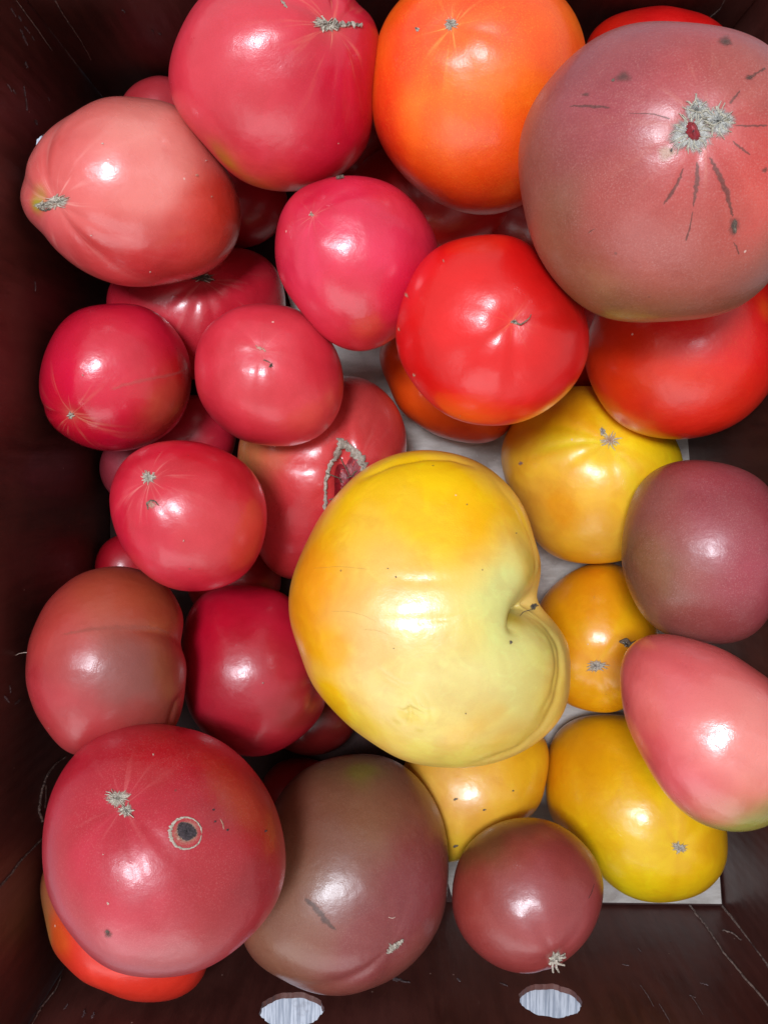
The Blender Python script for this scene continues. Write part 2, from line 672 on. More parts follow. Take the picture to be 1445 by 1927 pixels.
M_WALL = card_material('dark_card', (0.078, 0.021, 0.016), (0.054, 0.014, 0.011), (0.18, 0.11, 0.09), 0.40, 0.35)
M_TORN = plain('torn_card_edge', (0.26, 0.18, 0.15), 0.9, 900, (0.08, 0.045, 0.04))
M_SCUFF_SLIT = plain('scuff_and_lit_slit', (0.17, 0.13, 0.14), 0.5, 900, (0.08, 0.045, 0.04))
M_CRUMB = plain('dry_crumb', (0.65, 0.58, 0.5), 0.8, 2000, (0.4, 0.33, 0.25))


def bottom_material():
    q = NT('grey_board')
    geo = q.n('ShaderNodeTexCoord').outputs['Object']
    mp = q.n('ShaderNodeMapping')
    q.put(mp.inputs['Vector'], geo)
    mp.inputs['Scale'].default_value = (0.25, 1, 1)
    a = q.noise(mp.outputs[0], 260, 4, 0.65)
    b = q.noise(geo, 28, 4, 0.6, 0.6)
    col = q.mix(q.ramp(a, 0.35, 0.68), (0.54, 0.49, 0.45), (0.42, 0.37, 0.33))
    col = q.mix(q.ramp(b, 0.50, 0.66, 0, 0.75), col, (0.30, 0.25, 0.22))
    col = q.mix(q.ramp(q.noise(geo, 900, 2), 0.55, 0.8, 0, 0.35), col, (0.62, 0.57, 0.53))
    q.put(q.b.inputs['Base Color'], col)
    q.b.inputs['Roughness'].default_value = 0.8
    q.put(q.b.inputs['Normal'], q.bump(b, 0.0012, 0.7, q.bump(a, 0.0003, 0.8)))
    return q.m


def table_material():
    q = NT('brushed_metal')
    geo = q.n('ShaderNodeTexCoord').outputs['Object']
    rt = q.n('ShaderNodeMapping')
    q.put(rt.inputs['Vector'], geo)
    rt.inputs['Rotation'].default_value = (0, 0, -0.22)
    rt.inputs['Scale'].default_value = (1, 0.045, 1)
    a = q.noise(rt.outputs[0], 520, 4, 0.7)
    b = q.noise(rt.outputs[0], 150, 3, 0.6)
    c = q.noise(geo, 60, 4, 0.6)
    col = q.mix(q.ramp(a, 0.38, 0.62), (0.24, 0.27, 0.34), (0.50, 0.53, 0.61))
    col = q.mix(q.ramp(b, 0.45, 0.75, 0, 0.4), col, (0.24, 0.27, 0.34))
    col = q.mix(q.ramp(c, 0.60, 0.70, 0, 0.5), col, (0.2, 0.2, 0.24))
    q.put(q.b.inputs['Base Color'], col)
    q.b.inputs['Metallic'].default_value = 0.35
    q.put(q.b.inputs['Roughness'], q.ramp(a, 0.3, 0.7, 0.42, 0.6))
    q.put(q.b.inputs['Normal'], q.bump(a, 0.0002, 0.8))
    return q.m


def grid_plate(name, c, u, v, w_, h_, t, mat, parent, holes=(), bow=0.0, nx=60, ny=30):
    """upright sheet of card: corner c, along u (w_), up v (h_), thickness t away from the inside.
    holes = (x, y, rx, ry) in panel coordinates; each is cut through with a ragged edge"""
    import bmesh
    u, v = np.array(u, float), np.array(v, float)
    n = np.cross(u, v)
    bm = bmesh.new()
    r = random.Random(name + str(round(w_, 3)))

    def loop(pts):
        vs = [bm.verts.new((p[0], p[1], 0)) for p in pts]
        return [bm.edges.new((vs[i], vs[(i + 1) % len(vs)])) for i in range(len(vs))], vs
    outer = [(w_ * i / 24, 0) for i in range(24)] + [(w_, h_ * i / 8) for i in range(8)] + \
            [(w_ - w_ * i / 24, h_) for i in range(24)] + [(0, h_ - h_ * i / 8) for i in range(8)]
    E_, _ = loop(outer)
    E_ = list(E_)
    for (hx, hy, rx, ry) in holes:
        pts = []
        for k in range(72):
            a = -2 * math.pi * k / 72
            f = 1 + 0.022 * math.sin(9 * a + 1) + r.uniform(-0.022, 0.022)
            pts.append((hx + rx * f * math.cos(a), hy + ry * f * math.sin(a)))
        E_ += loop(pts)[0]
    bmesh.ops.triangle_fill(bm, use_beauty=True, use_dissolve=False, edges=E_, normal=(0, 0, 1))
    bmesh.ops.subdivide_edges(bm, edges=[e for e in bm.edges if e.calc_length() > 0.03], cuts=2, use_grid_fill=False)
    bmesh.ops.triangulate(bm, faces=bm.faces[:])
    ret = bmesh.ops.extrude_face_region(bm, geom=bm.faces[:])
    for g in ret['geom']:
        if isinstance(g, bmesh.types.BMVert):
            g.co.z += t
    bmesh.ops.recalc_face_normals(bm, faces=bm.faces[:])
    for vv in bm.verts:
        vv.co.z += -bow * math.sin(math.pi * min(1, max(0, vv.co.x / w_)))
    me = bpy.data.meshes.new(name)
    bm.to_mesh(me)
    bm.free()
    me.materials.append(mat)
    o = bpy.data.objects.new(name, me)
    COL.objects.link(o)
    from mathutils import Matrix
    m4 = np.eye(4)
    m4[:3, 0], m4[:3, 1], m4[:3, 2], m4[:3, 3] = u, v, n, c
    o.parent = parent
    o.matrix_world = Matrix(m4.tolist())
    return o


tab = make_mesh('tabletop', [(-1.5, -1.2, -0.006), (1.5, -1.2, -0.006), (1.5, 1.2, -0.006), (-1.5, 1.2, -0.006)],
                [(0, 1, 2, 3)], table_material(), smooth=False)
tag(tab, kind='structure')

WH = 0.150
TH = 0.003
BL, BR = on_floor(213, 208), on_floor(1243, 220)
FR, FL = on_floor(1359, 1704), on_floor(203, 1690)
box = bpy.data.objects.new('cardboard_box', None)
COL.objects.link(box)
tag(box, 'dark brown cardboard box with round vent holes holding all the tomatoes', 'box')
UP = np.array([0, 0, 1.0])


def side(a, b, holes_px, ext=0.0, name='wall_panel'):
    """wall whose inside faces the box when walking a -> b"""
    u = (b - a) / np.linalg.norm(b - a)
    n = np.cross(u, UP)
    a, b = a - u * ext, b + u * ext
    hs = []
    for (hx, hy, rad, ry) in holes_px:
        p = on_plane(hx, hy, a, n) - a
        hs.append((p @ u, p[2], rad, ry))
    o = grid_plate(name, a, u, UP, np.linalg.norm(b - a), WH, TH, M_WALL, box, hs)
    return (a, u, -n, o, n)


floor_n = [(BL, BR, FR, FL)]
bt = make_mesh('bottom_panel', [tuple(BL + (0, 0, 0)), tuple(BR), tuple(FR), tuple(FL),
                                tuple(BL - (0, 0, .004)), tuple(BR - (0, 0, .004)), tuple(FR - (0, 0, .004)), tuple(FL - (0, 0, .004))],
               [(3, 2, 1, 0), (4, 5, 6, 7), (0, 1, 5, 4), (1, 2, 6, 5), (2, 3, 7, 6), (3, 0, 4, 7)], card_material('bottom_card', (0.040, 0.014, 0.012), (0.025, 0.009, 0.008), (0.10, 0.06, 0.05), 0.88, 0.2), box, smooth=False)
SHp = [on_floor(520, 476, .0014), on_floor(1272, 476, .0014), on_floor(1357, 1701, .0014), on_floor(852, 1695, .0014)]
sheet = make_mesh('cardboard_sheet', [tuple(p) for p in SHp] + [tuple(p - (0, 0, .0012)) for p in SHp],
                  [(3, 2, 1, 0), (4, 5, 6, 7), (0, 1, 5, 4), (1, 2, 6, 5), (2, 3, 7, 6), (3, 0, 4, 7)], bottom_material(), smooth=False)
tag(sheet, 'pale grey cardboard sheet lying on the bottom under the yellow tomatoes', 'cardboard sheet')
g_ = 0.0004
# inner faces run anticlockwise seen from above so that u x up points out of the box
W_F = side(FL + (0, -g_, -.004), FR + (0, -g_, -.004), [(549, 1899, 0.0152, 0.0118), (1035, 1882, 0.0152, 0.0118)])
W_R = side(FR + (g_, 0, -.004), BR + (g_, 0, -.004), [], TH)
W_B = side(BR + (0, g_, -.004), BL + (0, g_, -.004), [])
W_L = side(BL + (-g_, 0, -.004), FL + (-g_, 0, -.004), [(94, 322, 0.0150, 0.0150)], TH)


def wall_strip(W, path, width, name, mat, lift=0.0008, jag=0.6, rnd=0.0002, sub=8, seed=3):
    """ragged raised strip on the inside face of wall W through photograph positions"""
    a, u, inn, o, n = W
    r = np.random.RandomState(seed + int(path[0][0]))
    P = np.array([on_plane(x, y, a, n) for x, y in path])
    m = sub * (len(P) - 1) + 1
    T = np.linspace(0, len(P) - 1, m)
    X = np.stack([np.interp(T, range(len(P)), P[:, k]) for k in range(3)], 1)
    tg = np.gradient(X, axis=0)
    tg /= np.linalg.norm(tg, axis=1)[:, None]
    sd = np.cross(tg, inn)
    wd = np.interp(T, np.linspace(0, len(P) - 1, len(np.atleast_1d(width))), np.atleast_1d(width))
    X = X + sd * (r.normal(size=m) * wd * 0.25 * jag)[:, None]
    V = []
    for c, hgt in ((-1, 0), (0, 1), (1, 0)):
        V.append(X + sd * (c * wd / 2 * (1 + jag * (r.rand(m) - 0.5)))[:, None] + inn * (0.0001 + hgt * (lift + rnd * r.rand(m)))[:, None])
    V = np.concatenate(V)
    Q = [(c * m + i, (c + 1) * m + i, (c + 1) * m + i + 1, c * m + i + 1) for c in range(2) for i in range(m - 1)]
    q = make_mesh(name, V, Q, mat, box)
    return q


# folded corner tabs glued inside the near corners, with torn edges
def tab_on(W, px_line, px_corner):
    a, u, inn, o, n = W
    p = [on_plane(x, y, a, n) for x, y in px_line + px_corner]
    p = [q + inn * 0.0001 for q in p]
    t = [q + inn * 0.0012 for q in p]
    V = [p[0], p[1], p[3], p[2], t[0], t[1], t[3], t[2]]
    Q = [(4, 5, 6, 7), (0, 1, 5, 4), (1, 2, 6, 5), (2, 3, 7, 6), (3, 0, 4, 7)]
    o2 = make_mesh('corner_tab', np.array(V), Q, M_WALL, box, smooth=False)
    return o2


wall_strip(W_F, [(1297, 1704), (1322, 1737), (1338, 1758), (1362, 1795), (1385, 1822), (1402, 1843), (1445, 1892), (1470, 1922)], [.0009, .0007, .0009], 'torn_edge', M_TORN, 0.0009, 0.8)
wall_strip(W_F, [(1358, 1706), (1380, 1732), (1405, 1762), (1430, 1795), (1452, 1825)], [.0012, .0020, .0026], 'torn_edge', M_TORN, 0.0010, 0.4)
wall_strip(W_F, [(1358, 1750), (1378, 1757), (1395, 1770)], [.0012, .0008], 'torn_edge', M_TORN, 0.0005, 1.2)
wall_strip(W_L, [(80, 1578), (60, 1598), (40, 1618), (20, 1645), (0, 1668), (-10, 1680)], [.0006, .0007], 'torn_edge', M_TORN, 0.0007, 0.8)
wall_strip(W_F, [(117, 1838), (104, 1866), (82, 1892), (70, 1912), (58, 1935)], [.0004, .0006, .0006], 'torn_edge', M_TORN, 0.0007, 0.9)
wall_strip(W_L, [(124, 1424), (104, 1438), (88, 1458), (80, 1480), (74, 1510), (73, 1528), (79, 1545)], [.0004, .0007, .0011, .0006], 'torn_edge', M_TORN, 0.0008, 1.3, sub=10)
wall_strip(W_L, [(86, 1478), (86, 1500), (84, 1520)], [.0003, .0004], 'torn_edge', M_TORN, 0.0004, 1.0)
wall_strip(W_B, [(1445, 12), (1418, 40), (1385, 78)], [.0009, .0005], 'torn_edge', M_TORN, 0.0007, 0.5)
wall_strip(W_B, [(1365, -5), (1355, 15), (1335, 32)], [.0005, .0004], 'torn_edge', M_TORN, 0.0004, 0.9)
wall_strip(W_L, [(30, 0), (52, 30), (75, 62), (98, 95)], [.0003, .0004], 'torn_edge', M_TORN, 0.0003, 0.9)
wall_strip(W_L, [(66, 0), (92, 52), (115, 82), (150, 130)], [.0004, .0005], 'torn_edge', M_TORN, 0.0003, 0.9)
wall_strip(W_B, [(104, 0), (120, 28), (150, 72), (172, 112)], [.0004, .0004], 'torn_edge', M_TORN, 0.0003, 0.9)

# flaked places and grazes in the dark coat, and one lit slit painted pale
FL_ = [(W_L, 20, 15, 30, 32, .0014), (W_L, 35, 30, 40, 40, .0018), (W_L, 38, 55, 52, 85, .0026), (W_L, 46, 50, 56, 62, .0012),
       (W_L, 47, 118, 53, 128, .0022), (W_L, 45, 162, 48, 182, .0018), (W_L, 49, 184, 51, 208, .0016), (W_L, 66, 226, 71, 236, .0022),
       (W_L, 14, 158, 22, 172, .0012), (W_L, 24, 168, 30, 177, .0014), (W_L, 66, 530, 67, 548, .0018), (W_L, 60, 68, 64, 76, .0011),
       (W_L, 90, 182, 93, 190, .0011), (W_L, 71, 270, 72, 276, .001), (W_L, 8, 1310, 18, 1322, .0016), (W_L, 28, 1325, 40, 1315, .0014),
       (W_L, 18, 1290, 20, 1304, .0012),
       (W_F, 716, 1838, 772, 1849, .0034), (W_F, 1170, 1815, 1183, 1818, .0012), (W_F, 1316, 1850, 1332, 1855, .0015), (W_F, 1296, 1873, 1308, 1878, .0013),  # first strip: bluish light at a slit, painted on as pale colour
       (W_F, 1205, 1855, 1230, 1895, .0008), (W_F, 1240, 1890, 1260, 1925, .0008), (W_F, 1300, 1875, 1322, 1910, .0007), (W_F, 1200, 1785, 1206, 1793, .001),
       (W_F, 860, 1842, 866, 1848, .0014), (W_F, 940, 1850, 955, 1856, .0012), (W_F, 930, 1790, 935, 1800, .001), (W_F, 1258, 1771, 1263, 1773, .001),
       (W_F, 49, 1822, 52, 1812, .0016), (W_F, 120, 1900, 128, 1890, .001), (W_F, 156, 1915, 160, 1900, .0012), (W_F, 172, 1918, 178, 1905, .0012),
       (W_B, 286, 55, 289, 62, .0008), (W_B, 300, 62, 304, 66, .0008), (W_B, 230, 18, 236, 24, .0009)]
for k, (W, x0, y0, x1, y1, wd) in enumerate(FL_):
    wall_strip(W, [(x0, y0), ((x0 + x1) / 2 + 1, (y0 + y1) / 2), (x1, y1)], [wd * .4, wd * .8, wd * .25], 'scuff_and_slit_light', M_SCUFF_SLIT, 0.00025, 0.9, 0.0001, seed=k)
wall_strip(W_L, [(74, 1338), (50, 1260)], [.0001], 'scuff_and_slit_light', M_SCUFF_SLIT, 0.0001)


# outlines of the tomatoes in photograph pixels and their distances from the viewpoint (m)
OUT = {
    1: [(36, 360), (50, 305), (85, 250), (140, 208), (185, 187), (240, 180), (320, 193), (365, 225), (395, 275), (430, 325), (453, 385), (452, 440), (430, 482), (395, 512), (330, 533), (245, 541), (170, 520), (100, 470), (50, 410)],
    2: [(316, 140), (325, 90), (350, 30), (385, -15), (440, -45), (540, -55), (620, -35), (665, -5), (700, 35), (714, 80), (708, 130), (700, 220), (690, 270), (660, 315), (600, 350), (545, 362), (490, 356), (430, 325), (395, 285), (345, 230), (322, 185)],
    3: [(695, 170), (700, 110), (715, 50), (750, 0), (790, -35), (870, -60), (950, -55), (1030, -30), (1060, 0), (1090, 45), (1100, 90), (1103, 160), (1095, 220), (1080, 280), (1040, 340), (980, 390), (915, 406), (870, 402), (800, 372), (745, 320), (712, 270), (698, 220)],
    4: [(1100, 85), (1110, 65), (1150, 30), (1200, 15), (1260, 10), (1320, 25), (1357, 45), (1390, 100), (1390, 180), (1340, 240), (1240, 255), (1150, 220), (1105, 160)],
    5: [(973, 310), (978, 250), (1005, 190), (1040, 140), (1090, 95), (1140, 60), (1200, 43), (1290, 42), (1370, 52), (1445, 80), (1500, 130), (1530, 220), (1535, 330), (1510, 430), (1445, 535), (1390, 580), (1330, 600), (1240, 610), (1170, 608), (1110, 590), (1050, 540), (1010, 480), (985, 410)],
    6: [(380, 222), (374, 253), (357, 279), (331, 297), (300, 303), (269, 297), (243, 279), (226, 253), (220, 222), (226, 191), (243, 165), (269, 147), (300, 141), (331, 147), (357, 165), (374, 191)],
    7: [(518, 460), (523, 415), (545, 370), (590, 340), (640, 329), (700, 332), (750, 350), (790, 390), (815, 430), (826, 470), (820, 520), (795, 575), (760, 620), (720, 650), (680, 660), (640, 655), (605, 630), (560, 580), (530, 530), (518, 495)],
    8: [(745, 630), (750, 580), (770, 530), (800, 480), (850, 455), (910, 443), (960, 447), (1000, 465), (1040, 510), (1085, 560), (1102, 610), (1103, 650), (1090, 700), (1060, 740), (1010, 780), (960, 797), (910, 800), (860, 790), (810, 760), (770, 710), (750, 670)],
    9: [(1100, 640), (1102, 690), (1115, 730), (1140, 775), (1180, 808), (1230, 825), (1290, 828), (1350, 815), (1400, 790), (1445, 740), (1475, 690), (1480, 620), (1460, 560), (1430, 510), (1350, 480), (1250, 485), (1150, 540)],
    10: [(972, 365), (960, 408), (925, 444), (873, 468), (812, 477), (751, 468), (699, 444), (664, 408), (652, 365), (664, 322), (699, 286), (751, 262), (812, 253), (873, 262), (925, 286), (960, 322)],
    11: [(543, 385), (536, 417), (514, 444), (483, 463), (445, 469), (407, 463), (376, 444), (354, 417), (347, 385), (354, 353), (376, 326), (407, 307), (445, 301), (483, 307), (514, 326), (536, 353)],
    12: [(200, 565), (215, 520), (260, 480), (320, 462), (400, 458), (470, 470), (510, 490), (535, 540), (540, 590), (520, 650), (460, 700), (380, 715), (300, 705), (240, 670), (210, 620)],
    13: [(74, 715), (85, 660), (110, 610), (150, 578), (205, 570), (265, 573), (310, 598), (345, 640), (360, 690), (360, 740), (345, 785), (315, 820), (260, 845), (210, 850), (150, 840), (100, 805), (78, 760)],
    14: [(366, 690), (372, 640), (400, 600), (450, 573), (510, 569), (560, 580), (600, 610), (635, 660), (648, 710), (645, 760), (625, 800), (590, 828), (545, 840), (480, 838), (430, 815), (390, 775), (370, 730)],
    15: [(445, 820), (439, 850), (422, 876), (396, 893), (366, 899), (336, 893), (310, 876), (293, 850), (287, 820), (293, 790), (310, 764), (336, 747), (366, 741), (396, 747), (422, 764), (439, 790)],
    16: [(337, 878), (331, 906), (315, 929), (291, 945), (262, 950), (233, 945), (209, 929), (193, 906), (187, 878), (193, 850), (209, 827), (233, 811), (262, 806), (291, 811), (315, 827), (331, 850)],
    17: [(207, 940), (212, 900), (235, 865), (280, 835), (330, 828), (385, 832), (440, 855), (480, 890), (500, 940), (503, 985), (490, 1040), (460, 1085), (410, 1108), (365, 1115), (310, 1105), (260, 1070), (225, 1020), (210, 975)],
    18: [(447, 860), (465, 790), (540, 735), (630, 708), (690, 710), (735, 745), (765, 800), (766, 850), (750, 930), (715, 1000), (650, 1060), (590, 1088), (545, 1092), (500, 1065), (470, 1000), (450, 920)],
    19: [(715, 650), (718, 690), (740, 750), (770, 790), (830, 825), (890, 837), (940, 828), (965, 800), (980, 740), (960, 670), (900, 630), (800, 615), (740, 625)],
    20: [(940, 850), (950, 810), (975, 780), (1020, 745), (1080, 725), (1150, 730), (1220, 760), (1262, 810), (1285, 860), (1280, 920), (1250, 990), (1210, 1035), (1165, 1055), (1090, 1060), (1030, 1040), (1000, 1005), (960, 930), (942, 890)],
    21: [(1168, 1060), (1172, 1000), (1185, 940), (1215, 895), (1260, 870), (1330, 867), (1400, 885), (1445, 915), (1475, 970), (1485, 1040), (1470, 1110), (1430, 1185), (1390, 1205), (1330, 1212), (1270, 1200), (1220, 1175), (1185, 1120)],
    22: [(1012, 1140), (1040, 1100), (1090, 1065), (1145, 1057), (1190, 1075), (1225, 1130), (1240, 1190), (1230, 1260), (1200, 1320), (1165, 1343), (1110, 1343), (1068, 1330), (1030, 1290), (1005, 1210)],
    23: [(1166, 1270), (1175, 1230), (1200, 1200), (1240, 1193), (1320, 1205), (1400, 1245), (1470, 1300), (1510, 1390), (1510, 1480), (1460, 1550), (1400, 1570), (1330, 1560), (1270, 1520), (1220, 1450), (1185, 1380), (1168, 1320)],
    24: [(543, 1130), (560, 1060), (600, 980), (640, 925), (700, 875), (760, 853), (820, 850), (870, 860), (930, 890), (975, 940), (1000, 1000), (1016, 1060), (1015, 1095), (1008, 1135), (1040, 1165), (1062, 1200), (1072, 1260), (1068, 1310), (1040, 1370), (990, 1410), (920, 1440), (860, 1446), (780, 1440), (700, 1400), (620, 1330), (580, 1270), (550, 1180)],
    25: [(50, 1240), (60, 1190), (90, 1130), (140, 1085), (200, 1066), (260, 1070), (310, 1095), (340, 1140), (347, 1180), (341, 1207), (350, 1240), (352, 1290), (345, 1330), (335, 1365), (300, 1400), (220, 1428), (140, 1425), (100, 1395), (65, 1340), (50, 1290)],
    26: [(338, 1220), (350, 1160), (375, 1120), (420, 1102), (480, 1102), (540, 1120), (580, 1165), (607, 1230), (615, 1310), (590, 1370), (540, 1405), (500, 1425), (450, 1422), (395, 1395), (350, 1330)],
    27: [(302, 1066), (297, 1090), (284, 1110), (264, 1123), (240, 1128), (216, 1123), (196, 1110), (183, 1090), (178, 1066), (183, 1042), (196, 1022), (216, 1009), (240, 1004), (264, 1009), (284, 1022), (297, 1042)],
    28: [(1035, 1400), (1030, 1450), (1025, 1500), (990, 1545), (920, 1590), (850, 1630), (790, 1605), (755, 1540), (750, 1470), (775, 1405), (830, 1360), (910, 1345), (990, 1360)],
    29: [(1035, 1400), (1060, 1365), (1120, 1345), (1170, 1345), (1240, 1370), (1310, 1440), (1350, 1510), (1370, 1585), (1360, 1640), (1320, 1685), (1260, 1700), (1190, 1695), (1140, 1660), (1090, 1605), (1050, 1560), (1028, 1520), (1028, 1450)],
    30: [(852, 1680), (860, 1630), (890, 1580), (940, 1548), (1000, 1537), (1060, 1555), (1105, 1595), (1130, 1640), (1133, 1690), (1115, 1750), (1080, 1795), (1030, 1825), (965, 1830), (910, 1805), (870, 1760), (855, 1720)],
    31: [(500, 1540), (550, 1465), (610, 1430), (680, 1418), (740, 1428), (790, 1465), (830, 1530), (845, 1600), (845, 1680), (830, 1740), (790, 1800), (730, 1850), (670, 1870), (590, 1870), (520, 1840), (465, 1795), (450, 1720), (465, 1620)],
    32: [(80, 1610), (83, 1550), (100, 1480), (140, 1425), (190, 1380), (260, 1363), (330, 1366), (400, 1385), (460, 1425), (510, 1490), (535, 1560), (542, 1620), (530, 1690), (490, 1750), (430, 1805), (370, 1835), (300, 1843), (230, 1835), (160, 1790), (110, 1720), (85, 1660)],
    33: [(78, 1640), (78, 1700), (88, 1760), (120, 1820), (180, 1860), (240, 1882), (290, 1888), (345, 1875), (385, 1840), (400, 1780), (380, 1700), (320, 1640), (200, 1590), (110, 1600)],
    34: [(673, 1350), (666, 1378), (647, 1401), (619, 1417), (585, 1422), (551, 1417), (523, 1401), (504, 1378), (497, 1350), (504, 1322), (523, 1299), (551, 1283), (585, 1278), (619, 1283), (647, 1299), (666, 1322)],
    35: [(640, 1490), (634, 1515), (618, 1537), (594, 1551), (565, 1556), (536, 1551), (512, 1537), (496, 1515), (490, 1490), (496, 1465), (512, 1443), (536, 1429), (565, 1424), (594, 1429), (618, 1443), (634, 1465)],
    36: [(532, 1090), (525, 1124), (505, 1152), (475, 1171), (440, 1178), (405, 1171), (375, 1152), (355, 1124), (348, 1090), (355, 1056), (375, 1028), (405, 1009), (440, 1002), (475, 1009), (505, 1028), (525, 1056)],
    37: [(1220, 640), (1212, 676), (1191, 707), (1158, 728), (1120, 735), (1082, 728), (1049, 707), (1028, 676), (1020, 640), (1028, 604), (1049, 573), (1082, 552), (1120, 545), (1158, 552), (1191, 573), (1212, 604)],
    38: [(775, 255), (769, 288), (750, 315), (723, 334), (690, 340), (657, 334), (630, 315), (611, 288), (605, 255), (611, 222), (630, 195), (657, 176), (690, 170), (723, 176), (750, 195), (769, 222)],
    39: [(1085, 400), (1077, 436), (1056, 467), (1023, 488), (985, 495), (947, 488), (914, 467), (893, 436), (885, 400), (893, 364), (914, 333), (947, 312), (985, 305), (1023, 312), (1056, 333), (1077, 364)],
}
D = {1: 0.3721, 2: 0.3547, 3: 0.3536, 4: 0.3916, 5: 0.2942, 6: 0.4490, 7: 0.3341, 8: 0.3092, 9: 0.3747, 10: 0.4300, 11: 0.4453, 12: 0.4215, 13: 0.3752, 14: 0.3446, 15: 0.4197, 16: 0.4417, 17: 0.3296, 18: 0.3979, 19: 0.4128, 20: 0.4124, 21: 0.3662, 22: 0.4335, 23: 0.3512, 24: 0.3383, 25: 0.3593, 26: 0.3918, 27: 0.4462, 28: 0.4441, 29: 0.4601, 30: 0.4068, 31: 0.4106, 32: 0.3443, 33: 0.4337, 34: 0.4449, 35: 0.4639, 36: 0.4295, 37: 0.4349, 38: 0.4535, 39: 0.4435}


# ------------------------------------------------------------------ the tomatoes
ALB = 0.76
CORK = patch_material('cork_scar', (0.30, 0.235, 0.18), (0.58, 0.50, 0.42), 1100)
CORK_PALE = patch_material('pale_cork', (0.56, 0.50, 0.42), (0.36, 0.28, 0.22), 1100)
CORK_DARK = patch_material('dark_cork', (0.10, 0.075, 0.055), (0.20, 0.16, 0.12), 1300)
RIDGE = patch_material('pale_ridge', (0.56, 0.50, 0.40), (0.70, 0.64, 0.52), 1500, (0.05, 0.25))
ROT = patch_material('dry_rot', (0.020, 0.014, 0.016), (0.060, 0.042, 0.048), 900, (0.05, 0.16), wob=0.12)
BRUISE = patch_material('grey_bruise', (0.075, 0.045, 0.04), (0.12, 0.065, 0.05), 700, (0.1, 1.1), 0.00005, 0.45, 0.7, 0.55)
CRACK = patch_material('dark_crack', (0.060, 0.032, 0.028), (0.13, 0.07, 0.055), 1100, (0.1, 0.9), 0.00005, 0.5, 0.9, 0.5)
FLESH = patch_material('dark_red_flesh', (0.30, 0.012, 0.02), (0.18, 0.008, 0.015), 500, (0.04, 0.14), 0.0003, 0.30, 0.08)
STALK = patch_material('dry_stalk', (0.10, 0.07, 0.05), (0.22, 0.17, 0.12), 1200, (0.0, 0.01))
DUST = patch_material('pale_speck', (0.70, 0.52, 0.44), (0.6, 0.42, 0.34), 2000, (0.2, 0.9), 0.0002, 0.6, 0.3, 0.8)
TAN = patch_material('tan_scar', (0.42, 0.22, 0.15), (0.52, 0.33, 0.24), 900, (0.1, 1.0), 0.0001, 0.5, 0.8, 0.7)

PINKRAY, YELRAY, ORRAY, TANRAY = (0.80, 0.32, 0.27), (0.80, 0.42, 0.12), (0.85, 0.55, 0.08), (0.62, 0.28, 0.18)
G_ALL = 'tomatoes heaped in the cardboard box'
FR_ = {}


def tomato(key, name, label, d, base, patches=(), stem=None, stem_dir=None, flat=0.93, K=8, power=2.05, n=52,
           dimple=0.05, dsig=0.22, ribs=7, rib=0.012, ribsig=0.9, wob=0.019, ray=PINKRAY, ray_len=0.011, ray_amt=0.55,
           speck=0.20, speck_col=None, gloss=0.30, mottle=0.15, streak=0.14, relief=None, coat=0.4):
    f = Fruit(key, OUT[key], d, flat, K, power, seed=key)
    if name[:3] == 'bro':
        gloss, coat = gloss + .05, .45
    n0 = f.dirs(stem)[0] if stem else np.array(stem_dir or (0.2, 0.9, -0.4), float)
    n0 = n0 / np.linalg.norm(n0)
    f.wobble(wob)
    f.stem(n0, dimple, dsig, ribs, rib, ribsig)
    if relief:
        relief(f)
    s0 = n0 * f.rho(n0[None])[0]
    if speck_col is None:
        speck_col = tuple(np.clip(lin(base) * ALB * 1.25 + (0.10, 0.055, 0.035), 0, 1))
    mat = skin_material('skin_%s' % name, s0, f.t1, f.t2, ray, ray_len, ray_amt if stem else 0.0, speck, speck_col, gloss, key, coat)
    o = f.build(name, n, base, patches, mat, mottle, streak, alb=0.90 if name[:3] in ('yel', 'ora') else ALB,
                sat={'yel': 1.04, 'pin': 1.09, 'bro': 1.06}.get(name[:3], 1.12))
    tag(o, label, 'tomato', G_ALL)
    FR_[key] = f
    return f


def scar(f, x, y, rx, ry, rot=0.0, spikes=9, spike=0.35, mat=None, ridges=8, rl=1.08, rw=1.8, name='stem_scar', seed=0, dome=0.0):
    """corky stem scar with pale radiating ridges"""
    o = f.patch(name, mat or CORK, x, y, rx, ry, rot, spikes, spike, lift=0.0004, rough=0.0003, dome=dome, seed=seed)
    r = random.Random(seed + int(x))
    cr_, sr_ = math.cos(rot), math.sin(rot)
    for k in range(ridges):
        a = (k + r.uniform(-.3, .3)) / ridges * 2 * math.pi
        r0, r1 = r.uniform(0.15, 0.45), rl * r.uniform(0.75, 1.1)
        pt = []
        for t, da in ((r0, 0), ((r0 + r1) / 2, r.uniform(-.25, .25)), (r1, r.uniform(-.15, .15))):
            X, Y = rx * t * math.cos(a + da), ry * t * math.sin(a + da)
            pt.append((x + X * cr_ - Y * sr_, y + X * sr_ + Y * cr_))
        q_ = f.strip('scar_ridge', RIDGE, pt, [rw, rw * .8, rw * .3], lift=0.0008, jag=0.6, rough=0.0002, seed=k, cols=4, sub=4)
        q_.parent = o
    return o


